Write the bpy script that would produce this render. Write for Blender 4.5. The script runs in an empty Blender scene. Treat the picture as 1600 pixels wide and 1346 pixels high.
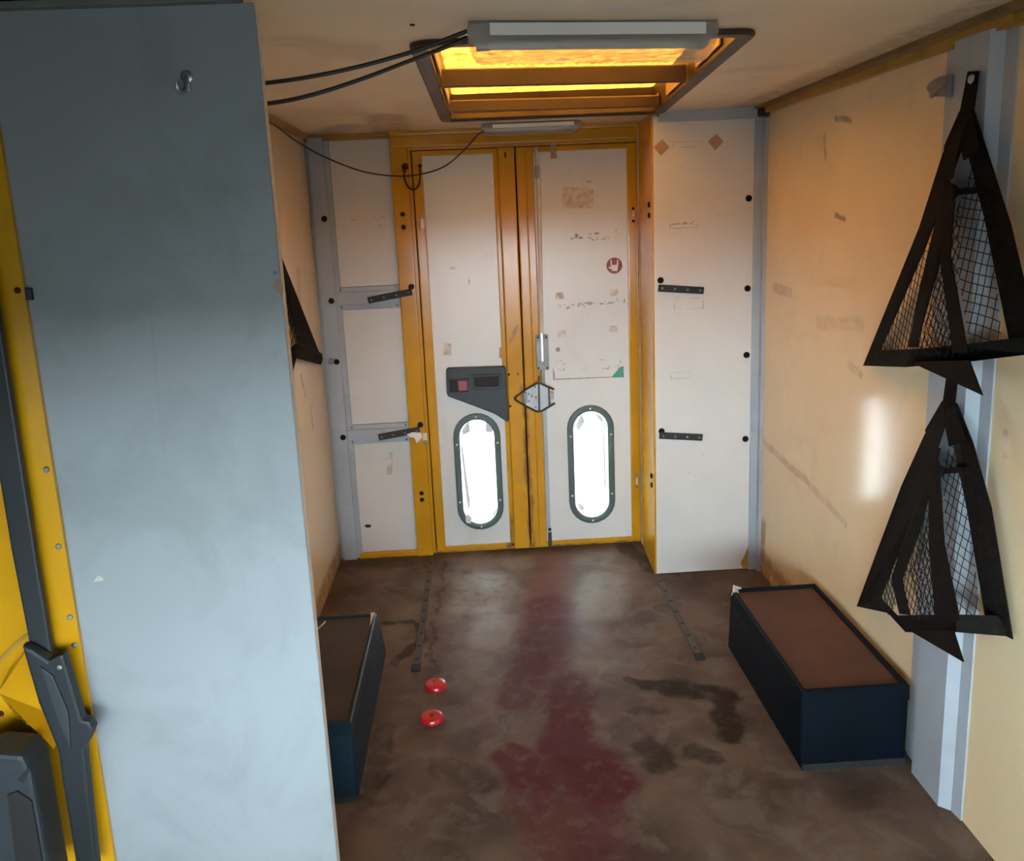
import bpy, bmesh, math, random
from mathutils import Vector, Matrix

random.seed(7)
S = bpy.context.scene
COL = S.collection

# ------------------------------------------------------------------ camera
CAM_H = 1.5
cam_data = bpy.data.cameras.new('camera')
cam_data.sensor_width = 36.0
cam_data.sensor_fit = 'HORIZONTAL'
cam_data.lens = 1320.0 / 1600.0 * 36.0
cam_data.shift_y = -70.5 / 1600.0
cam_data.clip_start = 0.02
cam = bpy.data.objects.new('camera', cam_data)
COL.objects.link(cam)
MR = ((0.99794127, -0.05114275, 0.0386994),
      (-0.04819107, -0.19980758, 0.97864935),
      (-0.04231839, -0.97849954, -0.20186085))
cam.matrix_world = Matrix(((MR[0][0], -MR[0][1], -MR[0][2], 0),
                           (MR[1][0], -MR[1][1], -MR[1][2], 0),
                           (MR[2][0], -MR[2][1], -MR[2][2], CAM_H),
                           (0, 0, 0, 1)))
S.camera = cam

# ------------------------------------------------------------------ world, sun, exposure
W = bpy.data.worlds.new('sky')
S.world = W
W.use_nodes = True
bg = W.node_tree.nodes['Background']
bg.inputs['Color'].default_value = (0.74, 0.90, 1.0, 1)
bg.inputs['Strength'].default_value = 27.0

sun_data = bpy.data.lights.new('sun', 'SUN')
sun_data.energy = 20.0
sun_data.color = (1.0, 0.93, 0.82)
sun_data.angle = math.radians(0.6)
sun = bpy.data.objects.new('sun', sun_data)
COL.objects.link(sun)
sun.rotation_euler = (math.radians(-22), math.radians(-26), 0)   # high, a little behind the van and to its left

S.view_settings.view_transform = 'Standard'
S.view_settings.look = 'None'
S.view_settings.exposure = 0.08
S.view_settings.gamma = 1.0
S.view_settings.use_curve_mapping = False

# ------------------------------------------------------------------ mesh helpers
WT = {}      # world location of every parent


def tag(o, label=None, cat=None, group=None, kind=None):
    if label: o['label'] = label
    if cat: o['category'] = cat
    if group: o['group'] = group
    if kind: o['kind'] = kind
    return o


def empty(name, loc, label=None, cat=None, group=None, kind=None):
    o = bpy.data.objects.new(name, None)
    o.empty_display_size = 0.05
    o.location = loc
    COL.objects.link(o)
    WT[o.name] = Vector(loc)
    return tag(o, label, cat, group, kind)


def link(name, me, mat, parent=None, loc=(0, 0, 0)):
    o = bpy.data.objects.new(name, me)
    COL.objects.link(o)
    if mat is not None and len(me.materials) == 0:
        me.materials.append(mat)
    loc = Vector(loc)
    WT[o.name] = loc
    if parent is not None:
        o.parent = parent
        o.location = loc - WT[parent.name]
    else:
        o.location = loc
    return o


def centre_origin(o):
    """move a top-level mesh's origin to the middle of its base, leaving it where it is"""
    me = o.data
    xs = [v.co.x for v in me.vertices]; ys = [v.co.y for v in me.vertices]; zs = [v.co.z for v in me.vertices]
    c = Vector(((min(xs) + max(xs)) / 2, (min(ys) + max(ys)) / 2, min(zs)))
    me.transform(Matrix.Translation(-c))
    o.location = Vector(o.location) + c
    WT[o.name] = WT[o.name] + c
    return o


class MB:
    def __init__(self):
        self.bm = bmesh.new()

    def box(self, x0, x1, y0, y1, z0, z1, bev=0.0, seg=2):
        t = bmesh.new()
        vs = [t.verts.new(p) for p in ((x0, y0, z0), (x1, y0, z0), (x1, y1, z0), (x0, y1, z0),
                                       (x0, y0, z1), (x1, y0, z1), (x1, y1, z1), (x0, y1, z1))]
        for f in ((0, 3, 2, 1), (4, 5, 6, 7), (0, 1, 5, 4), (1, 2, 6, 5), (2, 3, 7, 6), (3, 0, 4, 7)):
            t.faces.new([vs[i] for i in f])
        if bev > 0:
            bmesh.ops.bevel(t, geom=list(t.edges), offset=bev, segments=seg, affect='EDGES', profile=0.7)
        self.merge(t)
        return self

    def merge(self, t):
        me = bpy.data.meshes.new('tmp')
        t.to_mesh(me); t.free()
        self.bm.from_mesh(me)
        bpy.data.meshes.remove(me)

    def hexa(self, p):
        """8 corners: bottom loop then top loop"""
        vs = [self.bm.verts.new(q) for q in p]
        for f in ((0, 3, 2, 1), (4, 5, 6, 7), (0, 1, 5, 4), (1, 2, 6, 5), (2, 3, 7, 6), (3, 0, 4, 7)):
            self.bm.faces.new([vs[i] for i in f])
        return self

    def prism(self, pts, d, bev=0.0):
        """extrude a 3D polygon by vector d"""
        t = bmesh.new()
        d = Vector(d)
        a = [t.verts.new(p) for p in pts]
        b = [t.verts.new(Vector(p) + d) for p in pts]
        n = len(pts)
        t.faces.new(a[::-1]); t.faces.new(b)
        for i in range(n):
            t.faces.new((a[i], a[(i + 1) % n], b[(i + 1) % n], b[i]))
        bmesh.ops.recalc_face_normals(t, faces=t.faces[:])
        if bev > 0:
            bmesh.ops.bevel(t, geom=list(t.edges), offset=bev, segments=2, affect='EDGES', profile=0.7)
        self.merge(t)
        return self

    def tube(self, pts, r, n=8, closed=False, cap=True):
        pts = [Vector(p) for p in pts]
        m = len(pts)
        rr = r if isinstance(r, (list, tuple)) else [r] * m
        rings = []
        up = None
        for i, p in enumerate(pts):
            if closed:
                t = pts[(i + 1) % m] - pts[i - 1]
            else:
                t = pts[min(i + 1, m - 1)] - pts[max(i - 1, 0)]
            if t.length < 1e-9: t = Vector((0, 0, 1))
            t.normalize()
            if up is None:
                up = Vector((0, 0, 1)) if abs(t.z) < 0.9 else Vector((0, 1, 0))
            s = t.cross(up)
            if s.length < 1e-6: s = t.orthogonal()
            s.normalize(); u = s.cross(t); u.normalize(); up = u
            rings.append([self.bm.verts.new(p + (s * math.cos(2 * math.pi * k / n) + u * math.sin(2 * math.pi * k / n)) * rr[i]) for k in range(n)])
        rg = range(m) if closed else range(m - 1)
        for i in rg:
            A, B = rings[i], rings[(i + 1) % m]
            for k in range(n):
                self.bm.faces.new((A[k], A[(k + 1) % n], B[(k + 1) % n], B[k]))
        if cap and not closed:
            self.bm.faces.new(rings[0][::-1]); self.bm.faces.new(rings[-1])
        return self

    def lathe(self, prof, axis, c, n=16):
        """prof: list of (radius, height along axis); axis: unit vector"""
        ax = Vector(axis).normalized(); s = ax.orthogonal().normalized(); u = ax.cross(s)
        c = Vector(c)
        rings = []
        for r, h in prof:
            if r < 1e-6:
                rings.append([self.bm.verts.new(c + ax * h)])
            else:
                rings.append([self.bm.verts.new(c + ax * h + (s * math.cos(2 * math.pi * k / n) + u * math.sin(2 * math.pi * k / n)) * r) for k in range(n)])
        for A, B in zip(rings, rings[1:]):
            for k in range(n):
                a0, a1 = A[k % len(A)], A[(k + 1) % len(A)]
                b0, b1 = B[k % len(B)], B[(k + 1) % len(B)]
                vs = []
                for v in (a0, a1, b1, b0):
                    if v not in vs: vs.append(v)
                if len(vs) > 2:
                    self.bm.faces.new(vs)
        return self

    def mesh(self, name, smooth=False):
        bmesh.ops.recalc_face_normals(self.bm, faces=self.bm.faces[:])
        me = bpy.data.meshes.new(name)
        self.bm.to_mesh(me); self.bm.free()
        if smooth:
            for p in me.polygons: p.use_smooth = True
            try: me.set_sharp_from_angle(angle=math.radians(40))
            except Exception: pass
        return me

    def build(self, name, mat, parent=None, smooth=False, loc=(0, 0, 0)):
        return link(name, self.mesh(name, smooth), mat, parent, loc)


def stadium(cx, cz, hw, z0, z1, n=12):
    """closed loop (x, z), vertical stadium"""
    p = []
    for k in range(n + 1):
        a = math.pi * k / n
        p.append((cx + hw * math.cos(a), z1 - hw + hw * math.sin(a)))
    for k in range(n + 1):
        a = math.pi + math.pi * k / n
        p.append((cx + hw * math.cos(a), z0 + hw + hw * math.sin(a)))
    return p


def plate_with_hole(mb, x0, x1, z0, z1, y0, y1, loop):
    bm = mb.bm
    cx = sum(p[0] for p in loop) / len(loop); cz = sum(p[1] for p in loop) / len(loop)
    outer = []
    corners = [(x1, z1), (x0, z1), (x0, z0), (x1, z0)]
    for (x, z) in loop:
        dx, dz = x - cx, z - cz
        t = 1e9
        if dx > 1e-9: t = min(t, (x1 - cx) / dx)
        if dx < -1e-9: t = min(t, (x0 - cx) / dx)
        if dz > 1e-9: t = min(t, (z1 - cz) / dz)
        if dz < -1e-9: t = min(t, (z0 - cz) / dz)
        outer.append([cx + dx * t, cz + dz * t])
    for c in corners:       # snap the nearest ray to each corner
        k = min(range(len(outer)), key=lambda i: (outer[i][0] - c[0]) ** 2 + (outer[i][1] - c[1]) ** 2)
        outer[k] = [c[0], c[1]]
    n = len(loop)
    fi = [bm.verts.new((p[0], y0, p[1])) for p in loop]; fo = [bm.verts.new((p[0], y0, p[1])) for p in outer]
    bi = [bm.verts.new((p[0], y1, p[1])) for p in loop]; bo = [bm.verts.new((p[0], y1, p[1])) for p in outer]
    for k in range(n):
        j = (k + 1) % n
        bm.faces.new((fi[k], fi[j], fo[j], fo[k])); bm.faces.new((bi[k], bo[k], bo[j], bi[j]))
        bm.faces.new((fi[k], bi[k], bi[j], fi[j])); bm.faces.new((fo[k], fo[j], bo[j], bo[k]))


def ring_prism(mb, outer, inner, y0, y1):
    bm = mb.bm
    n = len(outer)
    L = [[bm.verts.new((p[0], y, p[1])) for p in lp] for lp, y in ((outer, y1), (outer, y0 + 0.003), ([( (o[0]*.85+i[0]*.15), (o[1]*.85+i[1]*.15)) for o, i in zip(outer, inner)], y0), ([((o[0]*.2+i[0]*.8), (o[1]*.2+i[1]*.8)) for o, i in zip(outer, inner)], y0), (inner, y0 + 0.003), (inner, y1))]
    m = len(L)
    for a in range(m):
        A, B = L[a], L[(a + 1) % m]
        for k in range(n):
            j = (k + 1) % n
            bm.faces.new((A[k], A[j], B[j], B[k]))


# ------------------------------------------------------------------ materials
def node(nt, t, **kw):
    n = nt.nodes.new(t)
    for k, v in kw.items():
        if k.startswith('i_'):
            key = k[2:]
            n.inputs[int(key) if key.isdigit() else key].default_value = v
        else:
            setattr(n, k, v)
    return n


def c4(c): return (c[0], c[1], c[2], 1.0)


def mixrgb(nt, fac, a, b, blend='MIX'):
    n = nt.nodes.new('ShaderNodeMix'); n.data_type = 'RGBA'; n.blend_type = blend
    if hasattr(fac, 'links'): nt.links.new(fac, n.inputs[0])
    else: n.inputs[0].default_value = fac
    for k, v in ((6, a), (7, b)):
        if hasattr(v, 'links'): nt.links.new(v, n.inputs[k])
        else: n.inputs[k].default_value = c4(v)
    return n.outputs[2]


def math_n(nt, op, a, b=None, c=None, clamp=False):
    n = nt.nodes.new('ShaderNodeMath'); n.operation = op; n.use_clamp = clamp
    for k, v in ((0, a), (1, b), (2, c)):
        if v is None: continue
        if hasattr(v, 'links'): nt.links.new(v, n.inputs[k])
        else: n.inputs[k].default_value = v
    return n.outputs[0]


def vmath(nt, op, a, b=None, s=None):
    n = nt.nodes.new('ShaderNodeVectorMath'); n.operation = op
    for k, v in ((0, a), (1, b)):
        if v is None: continue
        if hasattr(v, 'links'): nt.links.new(v, n.inputs[k])
        else: n.inputs[k].default_value = v
    if s is not None:
        if hasattr(s, 'links'): nt.links.new(s, n.inputs['Scale'])
        else: n.inputs['Scale'].default_value = s
    return n.outputs[1] if op in ('DOT_PRODUCT', 'LENGTH', 'DISTANCE') else n.outputs[0]


def noise(nt, coord, scale, detail=4, rough=0.55, dist=0.0):
    n = nt.nodes.new('ShaderNodeTexNoise')
    n.inputs['Scale'].default_value = scale; n.inputs['Detail'].default_value = detail
    n.inputs['Roughness'].default_value = rough; n.inputs['Distortion'].default_value = dist
    nt.links.new(coord, n.inputs['Vector'])
    return n


def maprange(nt, v, a, b, c=0.0, d=1.0, smooth=True):
    n = nt.nodes.new('ShaderNodeMapRange')
    n.interpolation_type = 'SMOOTHSTEP' if smooth else 'LINEAR'
    nt.links.new(v, n.inputs[0])
    for k, x in zip((1, 2, 3, 4), (a, b, c, d)): n.inputs[k].default_value = x
    return n.outputs[0]


def stroke(nt, coord, a, b, w, edge=0.45):
    a = Vector(a); b = Vector(b); ab = b - a
    if ab.length < 1e-5: ab = Vector((1e-3, 1e-3, 1e-3))
    p = vmath(nt, 'SUBTRACT', coord, tuple(a))
    t = math_n(nt, 'DIVIDE', vmath(nt, 'DOT_PRODUCT', p, tuple(ab)), ab.length_squared, clamp=True)
    q = vmath(nt, 'SCALE', tuple(ab), s=t)
    d = vmath(nt, 'LENGTH', vmath(nt, 'SUBTRACT', p, q))
    return maprange(nt, d, w, w * edge)


def M(name, col, rough=0.5, metal=0.0, var=0.12, scale=6.0, bump=0.0, bscale=60.0, dirt=None, dscale=3.0, damt=0.5, dlo=0.52, dhi=0.78,
      strokes=(), wob=0.05, wscale=7.0, brk_lo=0.35, edge=0.45, spec=0.5, coat=0.0, rvar=0.0):
    m = bpy.data.materials.new(name); m.use_nodes = True
    nt = m.node_tree; bs = nt.nodes['Principled BSDF']
    co = nt.nodes.new('ShaderNodeNewGeometry').outputs['Position']
    n1 = noise(nt, co, scale, 5)
    base = mixrgb(nt, maprange(nt, n1.outputs['Fac'], 0.3, 0.7), [c * (1 - var) for c in col], [min(1, c * (1 + var)) for c in col])
    if dirt:
        n2 = noise(nt, co, dscale, 6, 0.65, 0.6)
        base = mixrgb(nt, maprange(nt, n2.outputs['Fac'], dlo, dhi, 0, damt), base, dirt)
    if strokes:
        nw = noise(nt, co, wscale, 4, 0.6)
        off = vmath(nt, 'SCALE', vmath(nt, 'SUBTRACT', nw.outputs['Color'], (0.5, 0.5, 0.5)), s=wob * 2)
        cw = vmath(nt, 'ADD', co, off)
        n3 = noise(nt, co, 22, 3, 0.6)
        brk = maprange(nt, n3.outputs['Fac'], 0.30, 0.55, brk_lo, 1.0)
        for (a, b, w, c, s) in strokes:
            k = math_n(nt, 'MULTIPLY', stroke(nt, cw, a, b, w, edge), s)
            k = math_n(nt, 'MULTIPLY', k, brk)
            base = mixrgb(nt, k, base, c)
    nt.links.new(base, bs.inputs['Base Color'])
    bs.inputs['Roughness'].default_value = rough
    if rvar:
        n4 = noise(nt, co, 5, 4)
        nt.links.new(maprange(nt, n4.outputs['Fac'], 0.3, 0.7, max(0.02, rough - rvar), rough + rvar), bs.inputs['Roughness'])
    bs.inputs['Metallic'].default_value = metal
    bs.inputs['Specular IOR Level'].default_value = spec
    bs.inputs['Coat Weight'].default_value = coat
    bs.inputs['Coat Roughness'].default_value = 0.10
    if bump:
        nb = noise(nt, co, bscale, 3)
        b = nt.nodes.new('ShaderNodeBump'); b.inputs['Strength'].default_value = bump; b.inputs['Distance'].default_value = 0.004
        nt.links.new(nb.outputs['Fac'], b.inputs['Height']); nt.links.new(b.outputs[0], bs.inputs['Normal'])
    return m


def translucent(name, col, rough_mix=0.15, var=0.25, scale=14.0, trans=0.9):
    m = bpy.data.materials.new(name); m.use_nodes = True
    nt = m.node_tree; nt.nodes.clear()
    out = nt.nodes.new('ShaderNodeOutputMaterial')
    co = nt.nodes.new('ShaderNodeNewGeometry').outputs['Position']
    n1 = noise(nt, co, scale, 6, 0.65, 0.5)
    n0 = noise(nt, co, 3.0, 3, 0.5)
    f = maprange(nt, n1.outputs['Fac'], 0.35, 0.65)
    c = mixrgb(nt, f, [x * (1 - var) * (1 if i == 0 else 0.85) for i, x in enumerate(col)], col)
    c = mixrgb(nt, maprange(nt, n0.outputs['Fac'], 0.4, 0.7, 0, 0.35), c, [x * 0.7 for x in col])
    tr = nt.nodes.new('ShaderNodeBsdfTranslucent'); nt.links.new(c, tr.inputs[0])
    df = nt.nodes.new('ShaderNodeBsdfDiffuse'); nt.links.new(c, df.inputs[0])
    mx = nt.nodes.new('ShaderNodeMixShader'); mx.inputs[0].default_value = 1 - trans
    nt.links.new(tr.outputs[0], mx.inputs[1]); nt.links.new(df.outputs[0], mx.inputs[2])
    nt.links.new(mx.outputs[0], out.inputs[0])
    return m


def clear_plastic(name, col, clear=0.55, rough=0.2):
    m = bpy.data.materials.new(name); m.use_nodes = True
    nt = m.node_tree; bs = nt.nodes['Principled BSDF']; out = [n for n in nt.nodes if n.type == 'OUTPUT_MATERIAL'][0]
    bs.inputs['Base Color'].default_value = c4(col); bs.inputs['Roughness'].default_value = rough
    tp = nt.nodes.new('ShaderNodeBsdfTransparent'); tp.inputs[0].default_value = (0.95, 0.95, 0.93, 1)
    mx = nt.nodes.new('ShaderNodeMixShader'); mx.inputs[0].default_value = clear
    nt.links.new(bs.outputs[0], mx.inputs[1]); nt.links.new(tp.outputs[0], mx.inputs[2]); nt.links.new(mx.outputs[0], out.inputs[0])
    return m


GRIME = (0.20, 0.13, 0.07)
RUST = (0.36, 0.17, 0.04)
MAT = {}
MAT['wall'] = M('cream_wall_lining', (0.81, 0.64, 0.39), 0.13, var=0.05, scale=2.5, dirt=(0.50, 0.40, 0.28), dscale=5.0, damt=0.30, spec=0.45, strokes=[
    ((1.12, 3.22, 0.56), (1.12, 2.76, 0.535), 0.022, (0.42, 0.30, 0.18), 0.55),
    ((1.12, 2.74, 0.53), (1.12, 2.45, 0.50), 0.020, (0.42, 0.30, 0.18), 0.4),
    ((1.12, 2.62, 1.74), (1.12, 2.52, 1.715), 0.012, GRIME, 0.7),
    ((1.12, 2.70, 1.69), (1.12, 2.69, 1.62), 0.012, GRIME, 0.5),
    ((1.12, 2.60, 1.44), (1.12, 2.54, 1.435), 0.012, GRIME, 0.7),
    ((1.12, 3.12, 1.18), (1.12, 2.95, 1.17), 0.025, (0.40, 0.29, 0.18), 0.5),
    ((1.12, 2.70, 1.10), (1.12, 2.40, 1.13), 0.030, (0.45, 0.33, 0.20), 0.35),
    ((1.12, 2.46, 1.00), (1.12, 2.38, 0.985), 0.018, (0.40, 0.29, 0.18), 0.5),
    ((1.12, 1.70, 0.99), (1.12, 1.69, 0.94), 0.012, GRIME, 0.5),
    ((1.12, 3.24, 0.03), (1.12, 2.75, 0.02), 0.10, RUST, 0.8),
    ((1.12, 3.23, 0.02), (1.12, 3.20, 0.20), 0.06, RUST, 0.7),
    ((-0.66, 3.12, 0.93), (-0.66, 3.16, 0.85), 0.014, GRIME, 0.7),
    ((-0.66, 3.24, 0.80), (-0.66, 3.25, 0.70), 0.012, GRIME, 0.5),
    ((-0.66, 3.60, 0.02), (-0.66, 3.0, 0.02), 0.09, RUST, 0.7),
    ((-0.66, 3.24, 1.30), (-0.66, 3.20, 1.10), 0.05, (0.5, 0.38, 0.24), 0.45),
], wob=0.02)
MAT['ceiling'] = M('cream_ceiling_board', (0.86, 0.71, 0.50), 0.42, var=0.06, scale=1.6, dirt=(0.40, 0.31, 0.20), dscale=2.2, damt=0.45, strokes=[
    ((-0.30, 3.6, 1.84), (-0.28, 3.1, 1.84), 0.10, (0.34, 0.25, 0.13), 0.6),
    ((-0.6, 3.6, 1.84), (-0.45, 3.35, 1.84), 0.10, (0.30, 0.28, 0.24), 0.6),
    ((0.30, 1.66, 1.86), (0.42, 1.6, 1.86), 0.05, (0.72, 0.68, 0.60), 0.7),
    ((1.06, 3.2, 1.84), (1.06, 1.6, 1.86), 0.10, (0.42, 0.31, 0.18), 0.7),
], wob=0.03)
MAT['white_panel'] = M('white_laminate', (0.66, 0.635, 0.60), 0.30, var=0.05, scale=2.0, dirt=(0.58, 0.52, 0.45), dscale=4.0, damt=0.35)
MAT['door_panel'] = M('door_inner_panel_white', (0.70, 0.70, 0.68), 0.25, var=0.05, scale=2.0, dirt=(0.52, 0.48, 0.43), dscale=3.2, damt=0.40)
MAT['yellow'] = M('yellow_body_paint', (0.58, 0.285, 0.007), 0.17, var=0.10, scale=4.0, dirt=(0.36, 0.18, 0.015), dscale=4.0, damt=0.5, strokes=[
    ((0.20, 3.58, 0.02), (0.19, 3.58, 0.75), 0.02, (0.20, 0.10, 0.03), 0.8),
    ((0.10, 3.58, 0.02), (0.11, 3.58, 0.16), 0.025, (0.12, 0.08, 0.05), 0.9),
    ((0.14, 3.58, 0.95), (0.17, 3.58, 1.02), 0.015, (0.2, 0.1, 0.03), 0.7),
    ((-0.6, 3.6, 0.0), (0.9, 3.6, 0.0), 0.012, (0.13, 0.08, 0.04), 0.8)], wob=0.02)
MAT['gold_trim'] = M('ochre_painted_trim', (0.40, 0.22, 0.03), 0.4, var=0.18, scale=9, dirt=(0.12, 0.07, 0.02), dscale=6, damt=0.6)
MAT['dark_trim'] = M('brown_ceiling_trim', (0.20, 0.115, 0.03), 0.5, var=0.25, scale=9)
MAT['grey_metal'] = M('grey_painted_steel', (0.38, 0.42, 0.46), 0.38, var=0.07, scale=5, dirt=(0.28, 0.27, 0.26), dscale=8, damt=0.35)
MAT['partition'] = M('pale_grey_partition_board', (0.285, 0.308, 0.310), 0.40, var=0.05, scale=1.8, dirt=(0.215, 0.23, 0.23), dscale=4.5, damt=0.6, dlo=0.42, dhi=0.68, bump=0.05, bscale=25, strokes=[
    ((-0.565, 1.5, 1.54), (-0.578, 1.5, 1.0), 0.004, (0.24, 0.25, 0.25), 0.35),
    ((-0.50, 1.5, 1.45), (-0.36, 1.5, 1.445), 0.005, (0.24, 0.25, 0.25), 0.35),
    ((-0.44, 1.5, 1.56), (-0.42, 1.5, 1.56), 0.012, (0.22, 0.23, 0.23), 0.5),
    ((-0.52, 1.5, 1.66), (-0.48, 1.5, 1.60), 0.012, (0.24, 0.25, 0.25), 0.3)], wob=0.010)
MAT['board_edge'] = M('raw_board_edge', (0.72, 0.66, 0.56), 0.6, var=0.1, scale=30)
MAT['header'] = M('dark_header_board', (0.16, 0.16, 0.14), 0.6, var=0.15)
FB = (0.100, 0.068, 0.050)
DK = (0.020, 0.011, 0.005)
RD = (0.068, 0.007, 0.011)
DU = (0.20, 0.185, 0.15)
MAT['floor'] = M('worn_phenolic_floor', FB, 0.52, var=0.38, scale=4.5, dirt=(0.16, 0.135, 0.108), dscale=8, damt=0.5, dlo=0.47, dhi=0.62, rvar=0.10, spec=0.13, bump=0.12, bscale=140, strokes=[
    ((-0.02, 3.25, 0), (-0.05, 3.10, 0), 0.16, DU, 0.75), ((0.46, 3.20, 0), (0.42, 2.98, 0), 0.13, DU, 0.85),
    ((0.03, 2.90, 0), (0.0, 2.80, 0), 0.12, DU, 0.55), ((0.12, 3.45, 0), (0.5, 3.45, 0), 0.08, DU, 0.35),
    ((-0.1, 2.62, 0), (0.0, 2.45, 0), 0.12, DU, 0.25), ((0.30, 2.66, 0), (0.36, 2.56, 0), 0.07, DU, 0.35),
    ((0.285, 3.45, 0), (0.24, 3.0, 0), 0.12, (0.14, 0.06, 0.05), 0.8),
    ((0.23, 3.0, 0), (0.17, 2.62, 0), 0.14, RD, 0.75),
    ((0.14, 2.62, 0), (0.07, 2.40, 0), 0.09, RD, 0.8),
    ((0.24, 2.46, 0), (0.20, 2.15, 0), 0.10, RD, 1.0),
    ((0.03, 2.12, 0), (0.09, 2.02, 0), 0.08, RD, 0.85), ((0.21, 2.14, 0), (0.29, 1.98, 0), 0.12, RD, 1.0),
    ((0.14, 1.98, 0), (0.25, 1.4, 0), 0.18, RD, 0.7),
    ((0.45, 2.46, 0), (0.57, 2.40, 0), 0.040, DK, 1.0), ((0.56, 2.40, 0), (0.71, 2.34, 0), 0.062, DK, 1.0),
    ((0.70, 2.33, 0), (0.665, 2.15, 0), 0.048, DK, 0.95),
    ((0.425, 2.12, 0), (0.44, 2.04, 0), 0.055, DK, 0.8), ((0.54, 2.08, 0), (0.60, 2.05, 0), 0.045, DK, 0.7),
    ((0.42, 2.29, 0), (0.52, 2.28, 0), 0.025, DK, 0.5), ((0.45, 2.70, 0), (0.53, 2.69, 0), 0.03, DK, 0.5),
    ((-0.41, 2.955, 0), (-0.30, 2.955, 0), 0.024, DK, 0.9), ((-0.275, 2.94, 0), (-0.262, 2.80, 0), 0.022, DK, 0.9),
    ((-0.27, 2.78, 0), (-0.34, 2.66, 0), 0.026, DK, 0.85),
    ((-0.20, 3.5, 0), (-0.215, 2.62, 0), 0.014, DK, 0.6),
    ((-0.15, 2.08, 0), (-0.05, 2.02, 0), 0.07, DK, 0.55), ((-0.33, 2.3, 0), (-0.35, 2.0, 0), 0.04, DK, 0.5),
    ((-0.60, 3.55, 0), (-0.35, 3.5, 0), 0.06, DK, 0.5), ((0.62, 3.55, 0), (0.70, 3.3, 0), 0.06, DK, 0.8),
], wob=0.050, wscale=9.0, brk_lo=0.5, edge=0.50)
MAT['navy'] = M('navy_moulded_plastic', (0.0025, 0.005, 0.009), 0.6, var=0.2, scale=6, spec=0.10, bump=0.15, bscale=200)
MAT['teal'] = M('dark_blue_moulded_plastic', (0.004, 0.018, 0.030), 0.5, var=0.2, scale=6, spec=0.3, bump=0.15, bscale=200)
MAT['tray'] = M('dirty_brown_tray', (0.085, 0.034, 0.020), 0.6, var=0.3, scale=5, dirt=(0.035, 0.015, 0.010), dscale=5, damt=0.7)
MAT['tray_dark'] = M('worn_grey_black_top', (0.034, 0.030, 0.030), 0.55, var=0.3, scale=6, dirt=(0.07, 0.06, 0.055), dscale=9, damt=0.5)
MAT['black_plastic'] = M('black_plastic', (0.012, 0.012, 0.012), 0.6, var=0.15)
MAT['trim_plastic'] = M('charcoal_trim_plastic', (0.026, 0.032, 0.036), 0.5, var=0.1, bump=0.2, bscale=400)
MAT['belt'] = M('dark_grey_belt_trim', (0.014, 0.017, 0.019), 0.5, var=0.15)
MAT['webbing'] = M('black_webbing', (0.010, 0.008, 0.007), 0.75, var=0.3, scale=60, bump=0.4, bscale=500, spec=0.06)
MAT['net'] = M('black_net_cord', (0.010, 0.009, 0.008), 0.8, var=0.2, spec=0.2)
MAT['bolt'] = M('black_bolt', (0.014, 0.012, 0.010), 0.7, spec=0.06, var=0.1)
MAT['rust_bolt'] = M('rusty_bolt', (0.07, 0.018, 0.010), 0.6, spec=0.15, var=0.25, scale=60)
MAT['steel'] = M('bare_steel', (0.55, 0.54, 0.52), 0.35, metal=0.9, var=0.15, scale=20)
MAT['rod'] = M('pale_painted_rod', (0.66, 0.64, 0.60), 0.30, var=0.1, scale=20)
MAT['latch'] = M('blue_grey_latch_plate', (0.46, 0.53, 0.57), 0.4, var=0.1, scale=20)
MAT['galv'] = M('dull_galvanised_steel', (0.24, 0.24, 0.235), 0.5, metal=0.4, var=0.2, scale=25)
MAT['rubber'] = M('green_grey_rubber', (0.085, 0.130, 0.120), 0.5, var=0.1)
MAT['tape'] = M('brown_parcel_tape', (0.40, 0.24, 0.13), 0.45, var=0.08, scale=15)
MAT['residue'] = M('old_glue_residue', (0.58, 0.53, 0.47), 0.7, var=0.25, scale=40)
MAT['dark_residue'] = M('dirty_glue_residue', (0.34, 0.29, 0.24), 0.8, var=0.35, scale=70)
MAT['paper'] = M('white_paper', (0.78, 0.77, 0.74), 0.7, var=0.05)
MAT['lamp_white'] = M('white_lamp_body', (0.84, 0.86, 0.82), 0.35, var=0.05)
MAT['lamp_base'] = M('dull_lamp_tray', (0.26, 0.235, 0.20), 0.5, var=0.1)
MAT['lamp_grey'] = M('grey_lamp_end', (0.36, 0.37, 0.37), 0.4, var=0.1)
MAT['lamp_clear'] = clear_plastic('ribbed_clear_plastic', (0.56, 0.52, 0.46), 0.60, 0.14)
MAT['cable'] = M('black_cable', (0.014, 0.011, 0.009), 0.45, var=0.1)
MAT['thin_cable'] = M('dark_brown_cable', (0.035, 0.018, 0.010), 0.5, var=0.1)
MAT['hatch'] = M('brown_hatch_plastic', (0.050, 0.027, 0.015), 0.45, var=0.15, scale=8)
MAT['amber'] = translucent('amber_fibreglass_sheet', (0.53, 0.33, 0.105), var=0.45, scale=34)
MAT['film'] = translucent('milky_window_pane', (0.92, 0.95, 0.95), var=0.03, scale=3)
MAT['scrap'] = M('grey_film_scrap', (0.60, 0.62, 0.60), 0.6, var=0.1)
MAT['red'] = M('red_reflector_plastic', (0.50, 0.012, 0.016), 0.25, var=0.15, scale=30, coat=0.4)
MAT['red_button'] = M('faded_red_button', (0.28, 0.035, 0.045), 0.4, var=0.1)
MAT['sign_red'] = M('dark_red_sticker', (0.26, 0.025, 0.030), 0.4, var=0.06)
MAT['sign_green'] = M('green_sticker', (0.05, 0.30, 0.20), 0.4, var=0.06)
MAT['rail'] = M('dirty_floor_rail', (0.06, 0.048, 0.036), 0.45, metal=0.4, var=0.3, scale=25)
MAT['dark'] = M('shade_and_part_black', (0.012, 0.010, 0.009), 0.7, var=0.1)  # near-black parts and marks, plus painted shade in gaps, slots and recesses
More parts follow.
